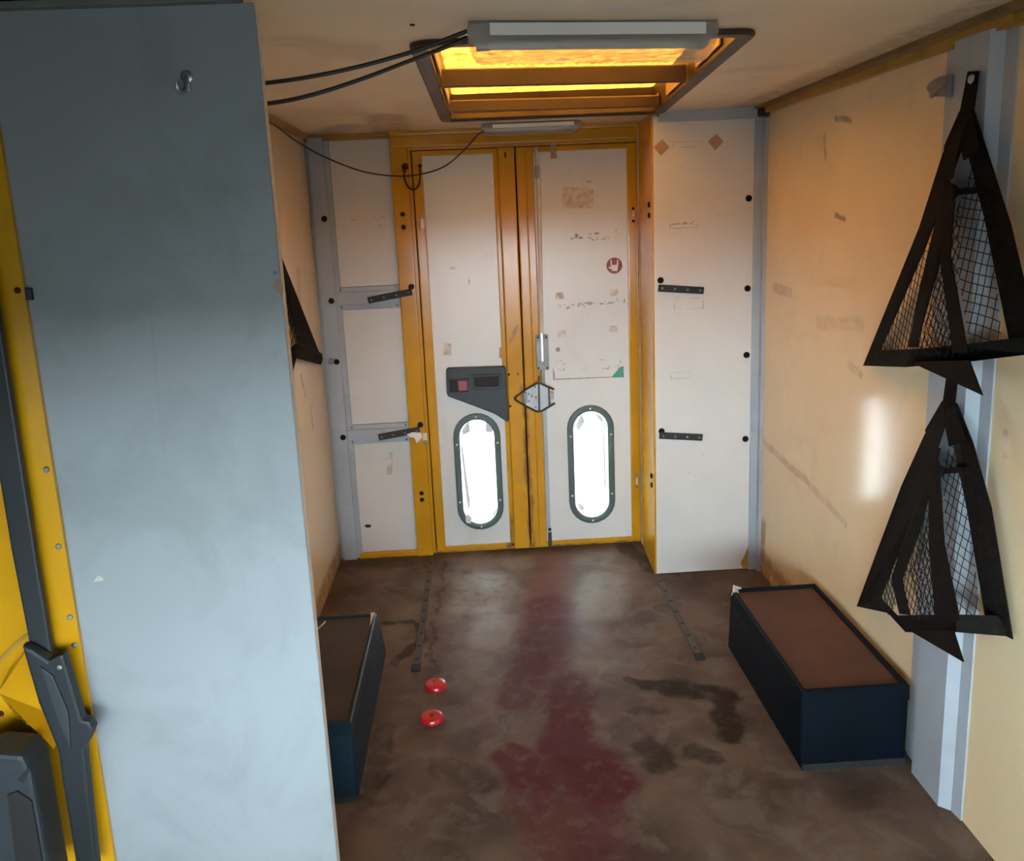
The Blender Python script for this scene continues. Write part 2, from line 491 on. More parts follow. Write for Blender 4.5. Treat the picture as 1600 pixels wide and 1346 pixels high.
MAT['tarmac'] = M('darkened_ground', (0.065, 0.062, 0.056), 0.9, var=0.15, scale=0.6)  # unseen ground, darkened so less light bounces into the van
MAT['cab_dark'] = M('unseen_cab_dark', (0.05, 0.055, 0.06), 0.6, var=0.1)  # for the whole unseen cab shell, dark to cut bounce light


# ------------------------------------------------------------------ small shared pieces
CACHE = {}


def dome(name, loc, axis, r, mat, parent, h=None):
    h = h or r * 0.6
    key = ('dome', round(r, 4), tuple(axis), mat.name, round(h, 4))
    if key not in CACHE:
        mb = MB(); mb.lathe([(r, -0.001), (r, h * 0.35), (r * 0.8, h * 0.8), (r * 0.4, h), (0, h)], axis, (0, 0, 0), 12)
        CACHE[key] = mb.mesh(name, True)
    return link(name, CACHE[key], mat, parent, loc)


def patch_xz(name, pts, y, mat, parent, t=0.0008):
    """thin flat piece stuck on a face that looks toward the cab (-Y)"""
    return MB().prism([(p[0], y, p[1]) for p in pts], (0, -t, 0)).build(name, mat, parent)


def blotch(cx, cz, w, h, n=14, seed=0, rag=0.35):
    r = random.Random(seed)
    return [(cx + w / 2 * math.cos(2 * math.pi * k / n) * (1 - rag * r.random()), cz + h / 2 * math.sin(2 * math.pi * k / n) * (1 - rag * r.random())) for k in range(n)]


def smear(name, cx, cz, w, h, y, mat, parent, seed=0):
    r = random.Random(seed); m = MB()
    n = max(4, int(max(w, h) / 0.008))
    for q in range(n):
        x = cx + r.uniform(-w, w) / 2; z = cz + r.uniform(-h, h) / 2
        m.prism([(p[0], y, p[1]) for p in blotch(x, z, 0.004 + r.random() * w * 0.28, 0.003 + r.random() * h * 0.5, 8, r.random(), 0.6)], (0, -0.0006 - 0.0001 * (q % 4), 0))
    return m.build(name, mat, parent)


def rect(x0, x1, z0, z1): return [(x0, z0), (x1, z0), (x1, z1), (x0, z1)]


def arc_pts(pts, n=8):
    """Catmull-Rom through pts"""
    P = [Vector(p) for p in pts]
    out = []
    for i in range(len(P) - 1):
        p0 = P[max(i - 1, 0)]; p1 = P[i]; p2 = P[i + 1]; p3 = P[min(i + 2, len(P) - 1)]
        for k in range(n):
            t = k / n
            out.append(0.5 * ((2 * p1) + (p2 - p0) * t + (2 * p0 - 5 * p1 + 4 * p2 - p3) * t * t + (3 * p1 - p0 - 3 * p2 + p3) * t ** 3))
    out.append(P[-1])
    return out


# ================================================================== STRUCTURE
XL, XR = -0.66, 1.12
YB = 3.62                      # rear door plane
YP = 3.24                      # face of the boxed-in panel on the right
def zc(y): return 1.862 - 0.012 * (y - 1.5)

tag(MB().box(-30, 30, -30, 34, -0.66, -0.60).build('ground', MAT['tarmac']), 'unseen ground outside the van, darkened to cut bounce light', kind='structure')
tag(MB().box(-1.0, 1.22, -1.1, 1.30, -0.06, 0.002).build('floor_cab', MAT['cab_dark']), 'unseen cab floor, kept dark to cut bounce light', kind='structure')  # out of view, dark to keep bounce off the partition
tag(MB().box(-1.0, 1.22, 1.28, 3.68, -0.06, 0.0).build('floor', MAT['floor']), 'worn dark brown van floor with wine red and black stains', kind='structure')

# roof hatch opening (x along near / far edge differs a little: the hatch sits slightly askew)
HY0, HY1 = 1.87, 3.25
def hxl(y): return -0.112 + 0.022 * (y - HY0) / (HY1 - HY0)
def hxr(y): return 0.630 + 0.105 * (y - HY0) / (HY1 - HY0)
IN = 0.035
cl = MB()
TH = 0.10
def slab(xa0, xb0, y0, xa1, xb1, y1):
    cl.hexa([(xa0, y0, zc(y0)), (xb0, y0, zc(y0)), (xb1, y1, zc(y1)), (xa1, y1, zc(y1)),
             (xa0, y0, zc(y0) + TH), (xb0, y0, zc(y0) + TH), (xb1, y1, zc(y1) + TH), (xa1, y1, zc(y1) + TH)])
ya, yb = HY0 + IN, HY1 - IN
slab(-1.04, 1.24, 1.48, -1.04, 1.24, ya)
slab(-1.0, 1.22, yb, -1.0, 1.22, 3.70)
slab(-1.0, hxl(ya) + IN, ya, -1.0, hxl(yb) + IN, yb)
slab(hxr(ya) - IN, 1.22, ya, hxr(yb) - IN, 1.22, yb)
ceil = tag(cl.build('ceiling', MAT['ceiling']), 'dirty cream ceiling board with brown water stains', kind='structure')
dome('screw', (-0.093, 1.735, zc(1.735)), (0, 0, -1), 0.005, MAT['rust_bolt'], ceil)

tag(MB().box(-0.72, XL, 1.54, 3.66, 0, 1.90).build('wall_left', MAT['wall']), 'cream lined left wall seen past the grey partition', kind='structure')
tag(MB().box(XR, 1.20, 1.15, 3.66, 0, 1.90).build('wall_right', MAT['wall']), 'scuffed cream lining of the right wall', kind='structure')

tag(MB().box(-1.04, 1.24, -1.1, 1.485, 1.868, 1.97).build('ceiling_cab', MAT['cab_dark']), 'unseen cab roof, darkened to cut bounce light', kind='structure')  # roof of the unseen cab, dark so it returns little light
# --- unseen cab behind the camera: dark shell, openings sized to shape the light
b = MB(); b.box(-1.04, -1.0, -1.1, 1.56, 0, 0.80); b.box(-1.04, -1.0, -1.1, 1.56, 1.16, 1.95); b.box(-1.04, -1.0, -1.1, -0.60, 0.80, 1.16); b.box(-1.04, -1.0, 0.42, 1.56, 0.80, 1.16)
tag(b.build('wall_cab_left', MAT['cab_dark']), 'unseen dark cab side, window opening sized for the light', kind='structure')
tag(MB().box(1.18, 1.24, -1.1, 1.15, 0, 1.95).build('wall_cab_right', MAT['cab_dark']), 'unseen dark cab side opposite, closed to limit the light', kind='structure')
b = MB(); b.box(-1.0, 1.20, -1.1, -0.70, 0, 0.52); b.box(-1.0, 1.20, -1.0, -0.60, 1.235, 1.90)
tag(b.build('wall_front', MAT['cab_dark']), 'unseen dashboard and low header, windscreen opening sized for the light', kind='structure')

# --- rear wall, bay left of the doors
rear = empty('wall_rear', (-0.48, 3.6, 0), 'rear bay of white panels between grey column and yellow door frame', kind='structure')
MB().box(-0.66, -0.30, 3.635, 3.67, 0, 1.86).build('backing', MAT['grey_metal'], rear)
for z0, z1 in ((1.215, 1.815), (0.616, 1.12), (0.022, 0.53)):
    MB().box(-0.572, -0.312, 3.612, 3.636, z0, z1, 0.002, 1).build('infill_panel', MAT['white_panel'], rear)
for z0, z1 in ((1.12, 1.215), (0.53, 0.616)):
    b = MB()
    b.box(-0.575, -0.315, 3.603, 3.636, z0, z1, 0.002, 1)
    b.box(-0.60, -0.318, 3.592, 3.604, z0 + 0.022, z1 - 0.020, 0.003, 2)
    b.build('crossbar', MAT['grey_metal'], rear)
    for x in (-0.565, -0.33):
        dome('rivet', (x, 3.603, z1 - 0.010), (0, -1, 0), 0.005, MAT['galv'], rear)
        dome('rivet', (x, 3.603, z0 + 0.010), (0, -1, 0), 0.005, MAT['galv'], rear)
cb = MB(); cb.box(-0.66, -0.563, 3.602, 3.636, 0, 1.825, 0.002, 1); cb.box(-0.648, -0.585, 3.582, 3.604, 0, 1.825, 0.005, 2)
cb.build('column', MAT['grey_metal'], rear)
for z in (1.502, 1.163, 0.903, 0.569):
    dome('bolt', (-0.602, 3.583, z), (0, -1, 0), 0.0125, MAT['bolt'], rear)
MB().lathe([(0.012, 0), (0.012, 0.03), (0.006, 0.034), (0, 0.034)], (0, -1, 0), (-0.622, 3.585, 0.908), 12).build('bolt_sleeve', MAT['galv'], rear, True)
MB().box(-0.66, -0.30, 3.596, 3.64, 1.812, 1.845, 0.004).build('top_rail', MAT['gold_trim'], rear)
MB().box(-0.575, -0.30, 3.590, 3.64, 0.0, 0.022, 0.003).build('bottom_rail', MAT['yellow'], rear)
patch_xz('scuff_mark', blotch(-0.49, 1.492, 0.035, 0.010, seed=1), 3.612, MAT['residue'], rear)
smear('scuff_mark', -0.40, 1.495, 0.10, 0.012, 3.612, MAT['residue'], rear, 2)
patch_xz('scuff_mark', blotch(-0.385, 1.462, 0.03, 0.02, seed=3), 3.612, MAT['residue'], rear)
patch_xz('scuff_mark', blotch(-0.53, 0.145, 0.035, 0.022, seed=4, rag=.5), 3.612, MAT['dark'], rear)
patch_xz('tape_residue', [(-0.43, 0.38), (-0.405, 0.38), (-0.395, 0.48), (-0.42, 0.48)], 3.612, MAT['residue'], rear)

# --- yellow rear door frame
fr = empty('trim_1', (0.23, 3.6, 0), 'yellow painted rear door frame', kind='structure')
j = MB(); j.box(-0.315, -0.245, 3.580, 3.66, 0, 1.815, 0.006); j.box(-0.247, -0.232, 3.600, 3.66, 0, 1.80, 0.003)
j.build('jamb', MAT['yellow'], fr)
# right jamb turns forward to the boxed panel
j = MB()
j.prism([(0.712, 3.66, 0), (0.712, 3.60, 0), (0.702, 3.585, 0), (0.697, 3.50, 0), (0.687, 3.243, 0), (0.70, 3.243, 0), (0.76, 3.66, 0)], (0, 0, 1.83))
j.build('jamb', MAT['yellow'], fr)
h = MB(); h.box(-0.315, 0.72, 3.575, 3.66, 1.772, 1.822, 0.006); h.box(-0.26, 0.72, 3.592, 3.66, 1.760, 1.775, 0.003); h.box(-0.315, 0.72, 3.560, 3.66, 1.818, 1.85, 0.006)
h.build('header', MAT['yellow'], fr)
MB().box(-0.30, 0.712, 3.605, 3.66, -0.01, 0.012, 0.003).build('sill', MAT['yellow'], fr)
for a, b_ in ((-0.250, -0.200), (0.120, 0.265), (0.665, 0.760)):  # dark strips added behind the door gaps to stop light leaks
    MB().box(a, b_, 3.652, 3.70, 0, 1.80).build('leak_strip', MAT['dark'], fr)
MB().box(-0.25, 0.76, 3.652, 3.70, 1.745, 1.83).build('leak_strip', MAT['dark'], fr)
MB().box(-0.25, 0.76, 3.652, 3.70, -0.06, 0.025).build('leak_strip', MAT['dark'], fr)
for z in (1.507, 1.454, 0.296, 0.266):
    dome('bolt', (-0.279, 3.580, z), (0, -1, 0), 0.010, MAT['rust_bolt'] if z > 1 else MAT['bolt'], fr)
dome('bolt', (-0.264, 3.580, 1.207), (0, -1, 0), 0.0125, MAT['rust_bolt'], fr)
dome('bolt', (-0.264, 3.580, 0.608), (0, -1, 0), 0.0125, MAT['bolt'], fr)
dome('rivet', (-0.248, 3.580, 0.528), (0, -1, 0), 0.010, MAT['galv'], fr)
patch_xz('tape_residue', [(-0.258, 0.535), (-0.238, 0.535), (-0.240, 0.57), (-0.256, 0.57)], 3.580, MAT['residue'], fr)
for z in (1.502, 1.462, 0.412, 0.372):
    dome('bolt', (0.689, 3.295, z), (-1, 0, 0), 0.011, MAT['bolt'], fr)

# --- rear doors
def door(name, label, x0, x1, wx0, wx1, wz0, wz1, win, stile_l, stile_r):
    """x0..x1 leaf, wx/wz white inner panel, win = (centre x, z0, z1)"""
    d = empty(name, ((x0 + x1) / 2, 3.6, 0), label, kind='structure')
    loop_in = stadium(win[0], 0, 0.078, win[1] + 0.026, win[2] - 0.026)
    p = MB(); plate_with_hole(p, wx0, wx1, wz0, wz1, 3.600, 3.640, loop_in)
    p.build('inner_panel', MAT['door_panel'], d)
    f = MB()
    for (a, b, y) in stile_l + stile_r:
        f.box(a, b, y, 3.65, 0.012, 1.757, 0.005)
    f.box(x0, x1, 3.597, 3.65, wz1, 1.757, 0.003)
    f.box(x0, x1, 3.594, 3.65, 0.012, wz0, 0.003)
    f.build('leaf_frame', MAT['yellow'], d)
    r = MB(); ring_prism(r, stadium(win[0], 0, 0.103, win[1], win[2]), stadium(win[0], 0, 0.076, win[1] + 0.027, win[2] - 0.027), 3.586, 3.602)
    wf = r.build('window_frame', MAT['rubber'], d, True)
    hw = 0.0895
    for dz, dx in ((win[2] - 0.0135, 0), (win[1] + 0.0135, 0), (win[2] - 0.135, -hw), (win[2] - 0.135, hw), (win[1] + 0.135, -hw), (win[1] + 0.135, hw)):
        dome('screw', (win[0] + dx, 3.586, dz), (0, -1, 0), 0.0045, MAT['lamp_white'], wf)
    lp = stadium(win[0], 0, 0.078, win[1] + 0.026, win[2] - 0.026)
    MB().prism([(a, 3.628, b) for a, b in lp], (0, 0.004, 0)).build('window_pane', MAT['film'], wf)
    return d, wf


d1, wf1 = door('door_1', 'left rear door leaf with white panel and black handle trim', -0.228, 0.196, -0.190, 0.106, 0.034, 1.735, (-0.022, 0.107, 0.642),
               [(-0.228, -0.188, 3.590)], [(0.104, 0.126, 3.594), (0.124, 0.192, 3.572)])
d2, wf2 = door('door_2', 'right rear door leaf with locking rod and round red sticker', 0.200, 0.708, 0.268, 0.660, 0.030, 1.735, (0.480, 0.107, 0.652),
               [(0.198, 0.238, 3.582), (0.236, 0.270, 3.590)], [(0.658, 0.696, 3.590), (0.694, 0.708, 3.60)])
# torn film in the windows
for wf, pieces in ((wf1, [[(-0.09, 0.56), (-0.055, 0.605), (-0.05, 0.555), (-0.082, 0.54)], [(0.045, 0.60), (0.05, 0.545), (0.018, 0.55), (0.02, 0.60)],
                          [(-0.097, 0.50), (-0.088, 0.50), (-0.066, 0.22), (-0.08, 0.18)], [(0.02, 0.155), (0.03, 0.17), (0.052, 0.19), (0.045, 0.165)]]),
                   (wf2, [[(0.418, 0.555), (0.445, 0.61), (0.46, 0.575), (0.43, 0.53)], [(0.50, 0.615), (0.545, 0.585), (0.535, 0.56)],
                          [(0.538, 0.56), (0.545, 0.56), (0.549, 0.27), (0.541, 0.25)], [(0.415, 0.20), (0.45, 0.175), (0.44, 0.15), (0.425, 0.165)]])):
    for pc in pieces:
        MB().prism([(a, 3.620, b) for a, b in pc], (0, 0.0015, 0)).build('film_scrap', MAT['scrap'], wf)
MB().prism([(-0.098, 3.588, 0.165), (-0.075, 3.580, 0.185), (-0.062, 3.582, 0.165), (-0.07, 3.583, 0.14), (-0.088, 3.584, 0.142)], (0, 0.02, 0), 0.004).build('paper_scrap', MAT['paper'], wf1)

# charcoal handle trim on door_1
ht = MB()
Z = [(-0.139, 0.842), (-0.131, 0.853), (0.112, 0.848), (0.118, 0.838), (0.121, 0.605), (0.112, 0.602), (0.062, 0.640), (-0.135, 0.728), (-0.141, 0.740)]
ht.prism([(a, 3.601, b) for a, b in Z], (0, -0.032, 0), 0.006)
hp = ht.build('handle_trim', MAT['trim_plastic'], d1)
hr = MB(); ring_prism(hr, [(-0.03, 0.815), (-0.026, 0.762), (-0.018, 0.755), (0.082, 0.752), (0.092, 0.762), (0.097, 0.812), (0.09, 0.818), (-0.024, 0.820)],
                      [(-0.02, 0.808), (-0.018, 0.774), (-0.012, 0.770), (0.078, 0.767), (0.084, 0.772), (0.087, 0.806), (0.082, 0.81), (-0.016, 0.81)], 3.560, 3.572)
hr.build('grip_surround', MAT['trim_plastic'], hp, True)
MB().prism([(a, 3.569, b) for a, b in [(-0.02, 0.808), (-0.018, 0.772), (0.082, 0.768), (0.086, 0.808)]], (0, -0.0015, 0)).build('grip_recess', MAT['dark'], hp)
hb = MB(); ring_prism(hb, rect(-0.132, -0.044, 0.744, 0.806), rect(-0.126, -0.050, 0.750, 0.800), 3.562, 3.572)
hb.build('button_surround', MAT['trim_plastic'], hp)
MB().prism([(a, 3.569, b) for a, b in rect(-0.126, -0.092, 0.750, 0.800)], (0, -0.002, 0)).build('button_recess', MAT['dark'], hp)
MB().box(-0.090, -0.051, 3.560, 3.572, 0.752, 0.797, 0.003).build('red_button', MAT['red_button'], hp)
for z in (0.812, 0.672):
    dome('screw', (0.130, 3.572, z), (0, -1, 0), 0.005, MAT['bolt'], d1)
dome('screw', (0.168, 3.572, 0.812), (0, -1, 0), 0.004, MAT['rust_bolt'], d1)
MB().box(0.151, 0.158, 3.566, 3.575, 1.715, 1.738, 0.002).build('bolt_slot', MAT['dark'], d1)
for z0, z1 in ((1.49, 1.44),):
    MB().box(-0.208, -0.195, 3.578, 3.592, 1.445, 1.485, 0.002).build('hinge_plate', MAT['paper'], d1)
    for z in (1.492, 1.438): dome('screw', (-0.203, 3.588, z), (0, -1, 0), 0.006, MAT['steel'], d1)
for z in (0.315, 0.275): dome('screw', (-0.212, 3.590, z), (0, -1, 0), 0.006, MAT['galv'], d1)
patch_xz('tape_residue', [(-0.146, 0.907), (-0.112, 0.903), (-0.112, 0.955), (-0.145, 0.957)], 3.600, MAT['residue'], d1)
patch_xz('scuff_mark', blotch(-0.02, 1.215, 0.006, 0.03, seed=8), 3.600, MAT['dark_residue'], d1)
patch_xz('scuff_mark', blotch(-0.09, 1.275, 0.04, 0.016, seed=9, rag=.6), 3.600, MAT['residue'], d1)
patch_xz('tape_residue', [(0.092, 0.88), (0.106, 0.88), (0.106, 0.925), (0.094, 0.93)], 3.598, MAT['tape'], d1)

# locking rod, lock case and latch on door_2
rd = MB(); rd.tube([(0.281, 3.588, 1.755), (0.287, 3.586, 1.66)], 0.006); rd.tube([(0.287, 3.586, 1.68), (0.289, 3.585, 1.62), (0.279, 3.585, 0.98)], 0.0080)
rd.build('locking_rod', MAT['rod'], d2, True)
MB().box(0.276, 0.292, 3.575, 3.60, 1.63, 1.68, 0.003).build('rod_guide', MAT['galv'], d2)
lk = MB().box(0.252, 0.305, 3.578, 3.60, 0.822, 0.975, 0.003).build('lock_case', MAT['galv'], d2)
MB().box(0.272, 0.284, 3.570, 3.58, 0.86, 0.985, 0.003).build('rod_end', MAT['steel'], lk)
for x, z in ((0.260, 0.832), (0.297, 0.832), (0.262, 0.965), (0.296, 0.965)):
    dome('screw', (x, 3.578, z), (0, -1, 0), 0.004, MAT['bolt'], lk)
MB().box(0.271, 0.285, 3.580, 3.60, 0.745, 0.824, 0.003).build('lower_link', MAT['galv'], d2)
lt = MB()
lt.prism([(a, 3.572, b) for a, b in [(0.197, 0.738), (0.245, 0.762), (0.262, 0.762), (0.305, 0.745), (0.305, 0.664), (0.262, 0.648), (0.242, 0.648), (0.197, 0.674)]], (0, 0.008, 0))
la = lt.build('latch_plate', MAT['latch'], d2)
fr2 = MB(); zz = 3.565
fr2.tube([(0.157, zz, 0.715), (0.197, zz, 0.742), (0.247, zz, 0.768), (0.262, zz, 0.768), (0.322, zz, 0.737)], 0.0045, 6)
fr2.tube([(0.157, zz, 0.697), (0.197, zz, 0.670), (0.244, zz, 0.643), (0.262, zz, 0.643), (0.324, zz, 0.676)], 0.0045, 6)
fr2.tube([(0.157, zz, 0.715), (0.150, zz, 0.706), (0.157, zz, 0.697)], 0.006, 6)
fr2.tube([(0.258, zz, 0.80), (0.257, zz, 0.768), (0.255, zz, 0.645)], 0.0038, 6)
fr2.tube([(0.300, zz, 0.75), (0.300, zz, 0.662)], 0.0035, 6)
fr2.build('latch_arm', MAT['rail'], la, True)
MB().box(0.188, 0.204, 3.560, 3.585, 0.685, 0.73, 0.003).build('latch_pivot', MAT['galv'], la)
MB().box(0.300, 0.322, 3.576, 3.60, 0.690, 0.722, 0.003).build('latch_keeper', MAT['lamp_grey'], la)
for x, z in ((0.240, 0.752), (0.240, 0.660), (0.212, 0.722), (0.212, 0.690), (0.225, 0.712), (0.243, 0.705)):
    dome('screw', (x, 3.572, z), (0, -1, 0), 0.0045, MAT['galv'], la)
lr = MB(); lr.box(0.272, 0.288, 3.588, 3.602, 0.07, 0.64, 0.002); lr.build('lower_rod', MAT['grey_metal'], d2)
MB().box(0.276, 0.292, 3.586, 3.602, 0.0, 0.075, 0.003).build('rod_foot', MAT['rail'], d2)
dome('screw', (0.284, 3.586, 0.09), (0, -1, 0), 0.007, MAT['bolt'], d2)
# stickers and glue remains on door_2
st = MB().lathe([(0.034, 0.0), (0.034, 0.001), (0, 0.001)], (0, -1, 0), (0.600, 3.600, 1.255), 28).build('round_sticker', MAT['sign_red'], d2)
hd = MB()
for pts in ([(0.588, 1.232), (0.612, 1.232), (0.616, 1.258), (0.584, 1.258)], [(0.584, 1.256), (0.590, 1.256), (0.588, 1.280), (0.583, 1.280)],
            [(0.610, 1.256), (0.616, 1.256), (0.617, 1.280), (0.612, 1.280)], [(0.576, 1.246), (0.588, 1.238), (0.588, 1.246), (0.578, 1.254)]):
    hd.prism([(a, 3.599, b) for a, b in pts], (0, -0.0006, 0))
hd.build('hand_symbol', MAT['paper'], st)
patch_xz('green_sticker', [(0.577, 0.770), (0.634, 0.768), (0.632, 0.818), (0.618, 0.815)], 3.600, MAT['sign_green'], d2)
patch_xz('tape_residue', [(0.386, 1.505), (0.515, 1.497), (0.518, 1.575), (0.389, 1.592)], 3.600, MAT['residue'], d2)
patch_xz('scuff_mark', blotch(0.50, 1.607, 0.03, 0.008, seed=21), 3.600, MAT['dark_residue'], d2)
k = 0
for (cx, cz, w, hh, mt) in ((0.475, 1.384, 0.11, 0.020, 'dark_residue'), (0.54, 1.372, 0.08, 0.012, 'dark_residue'), (0.608, 1.388, 0.012, 0.04, 'residue'),
                            (0.362, 1.088, 0.05, 0.03, 'residue'), (0.415, 1.090, 0.06, 0.020, 'dark_residue'), (0.51, 1.098, 0.15, 0.010, 'dark_residue'),
                            (0.47, 1.072, 0.04, 0.03, 'residue'), (0.645, 1.094, 0.03, 0.036, 'dark_residue'), (0.612, 1.106, 0.02, 0.02, 'dark_residue'),
                            (0.36, 0.848, 0.04, 0.018, 'dark_residue'), (0.362, 0.816, 0.035, 0.014, 'dark_residue'), (0.455, 0.816, 0.05, 0.010, 'residue'),
                            (0.548, 0.848, 0.035, 0.010, 'dark_residue'), (0.575, 0.818, 0.07, 0.018, 'dark_residue'), (0.626, 0.835, 0.016, 0.03, 'dark_residue')):
    k += 1
    smear('scuff_mark', cx, cz, w, hh, 3.600, MAT[mt], d2, 30 + k)
for (cx, cz) in ((0.362, 1.139), (0.596, 1.140), (0.590, 0.984), (0.366, 0.975)):
    patch_xz('tape_residue', [(cx - 0.018, cz - 0.014), (cx + 0.018, cz - 0.015), (cx + 0.017, cz + 0.014), (cx - 0.017, cz + 0.013)], 3.600, MAT['residue'], d2)
patch_xz('outline_mark', [(0.322, 0.772), (0.575, 0.770), (0.575, 0.774), (0.330, 0.777), (0.330, 0.80), (0.323, 0.83)], 3.600, MAT['dark_residue'], d2)
MB().lathe([(0.010, 0), (0.010, 0.002), (0, 0.002)], (0, -1, 0), (0.348, 3.600, 0.905), 12).build('screw_hole', MAT['dark_residue'], d2)
patch_xz('tape_residue', [(0.342, 1.705), (0.368, 1.705), (0.366, 1.76), (0.344, 1.76)], 3.595, MAT['tape'], d2)
for z0 in (1.49, 0.32):
    for z in (z0, z0 - 0.052): dome('screw', (0.682, 3.590, z), (0, -1, 0), 0.006, MAT['bolt' if z0 > 1 else 'galv'], d2)
    MB().box(0.676, 0.686, 3.584, 3.592, z0 - 0.044, z0 - 0.008, 0.002).build('hinge_plate', MAT['residue'], d2)

# --- boxed white panel on the right of the doors
rp = empty('wall_rear_right', (0.9, YP, 0), 'tall white boxed panel right of the rear doors', kind='structure')
MB().box(0.694, 1.092, YP, YP + 0.03, 0.004, 1.822, 0.003).build('face_panel', MAT['white_panel'], rp)
MB().box(0.715, 1.115, YP - 0.006, YP + 0.03, 1.800, 1.842, 0.002).build('top_strip', MAT['grey_metal'], rp)
cs = MB(); cs.box(1.076, 1.122, YP - 0.005, YP + 0.01, 0.0, 1.80, 0.002); cs.box(1.106, 1.12, YP - 0.03, YP, 0, 1.80, 0.002)
cs.build('corner_strip', MAT['grey_metal'], rp)
MB().box(0.70, 1.12, YP + 0.03, 3.66, 0.0, 1.85).build('box_body', MAT['white_panel'], rp)
for z in (1.510, 1.168, 0.906, 0.563):
    dome('bolt', (1.058, YP, z), (0, -1, 0), 0.0125, MAT['bolt'], rp)
for z in (1.215, 0.614):
    dome('bolt', (0.718, YP, z), (0, -1, 0), 0.0125, MAT['bolt'], rp)
for i, (cx, cz) in enumerate(((0.725, 1.709), (0.930, 1.721))):
    s = 0.030
    patch_xz('brown_tape', [(cx - s, cz + 0.003), (cx - 0.002, cz - s), (cx + s, cz), (cx + 0.003, cz + s)], YP, MAT['tape'], rp)
k = 0
def outline(cx, cz, w, h, t, mt, nm='scuff_mark'):
    global k
    r = random.Random(int(cx * 1000) + int(cz * 1000))
    segs = [rect(cx - w / 2, cx + w / 2 * (0.5 + r.random() * 0.5), cz + h / 2 - t, cz + h / 2), rect(cx - w / 2 * (0.4 + r.random() * .6), cx + w / 2, cz - h / 2, cz - h / 2 + t),
            rect(cx - w / 2, cx - w / 2 + t * 1.6, cz - h / 2, cz + h / 2), rect(cx + w / 2 - t, cx + w / 2, cz - h / 2, cz + h / 2 * 0.5)]
    m = MB()
    for s in segs: m.prism([(a, YP, b) for a, b in s], (0, -0.0007, 0))
    m.build(nm, MAT[mt], rp)
outline(0.825, 1.717, 0.115, 0.022, 0.003, 'residue')
outline(0.808, 1.418, 0.11, 0.020, 0.004, 'residue')
smear('scuff_mark', 0.80, 1.428, 0.09, 0.008, YP, MAT['dark_residue'], rp, 5)
outline(0.828, 1.120, 0.12, 0.045, 0.004, 'residue')
outline(0.815, 0.838, 0.12, 0.028, 0.003, 'residue')
for (cx, cz, w, hh) in ((0.905, 1.404, 0.025, 0.009), (0.925, 1.455, 0.04, 0.02), (0.800, 1.640, 0.02, 0.01), (0.885, 0.503, 0.02, 0.016), (0.83, 0.438, 0.012, 0.012), (0.895, 0.63, 0.012, 0.01), (0.79, 1.148, 0.03, 0.012)):
    k += 1; smear('scuff_mark', cx, cz, w, hh, YP, MAT['residue'], rp, 60 + k)
patch_xz('rust_stain', [(1.092, 0.012), (1.055, 0.006), (1.045, 0.03), (1.06, 0.06), (1.075, 0.10), (1.078, 0.12)], YP - 0.0001, MAT['gold_trim'], rp)

# --- ceiling trims
t2 = empty('trim_2', (XR, 2.4, 1.82), 'ochre painted trim between right wall and ceiling', kind='structure')
b = MB(); b.hexa([(1.098, 1.1, 1.822), (1.121, 1.1, 1.822), (1.121, YP, 1.815), (1.098, YP, 1.815), (1.098, 1.1, 1.842), (1.121, 1.1, 1.842), (1.121, YP, 1.835), (1.098, YP, 1.835)])
b.build('lower_lip', MAT['gold_trim'], t2)
b = MB(); b.hexa([(1.072, 1.1, 1.848), (1.121, 1.1, 1.838), (1.121, YP, 1.830), (1.072, YP, 1.835), (1.072, 1.1, 1.87), (1.121, 1.1, 1.87), (1.121, YP, 1.85), (1.072, YP, 1.85)])
b.build('upper_lip', MAT['dark_trim'], t2)
MB().box(1.085, 1.115, YP - 0.05, YP, 1.806, 1.838, 0.003).build('end_cap', MAT['dark'], t2)
b = MB(); b.hexa([(-0.661, 1.53, 1.835), (-0.635, 1.53, 1.842), (-0.635, 3.60, 1.828), (-0.661, 3.60, 1.818), (-0.661, 1.53, 1.87), (-0.635, 1.53, 1.87), (-0.635, 3.60, 1.85), (-0.661, 3.60, 1.85)])
tag(b.build('trim_3', MAT['gold_trim']), 'dark ochre trim between left wall and ceiling', kind='structure')

# --- grey hat-section post on the right wall
ps = empty('trim_4', (XR, 1.87, 0), 'grey steel post on the right wall behind the nets', kind='structure')
po = MB()
prof = [(1.121, 2.010), (1.116, 2.010), (1.116, 1.955), (1.090, 1.935), (1.090, 1.805), (1.112, 1.785), (1.116, 1.75), (1.121, 1.75)]
po.prism([(a, b, 0.0) for a, b in prof], (0, 0, 1.83))
po.build('post', MAT['grey_metal'], ps)
MB().box(1.088, 1.12, 1.74, 1.94, 1.826, 1.862, 0.003).build('post_head', MAT['gold_trim'], ps)

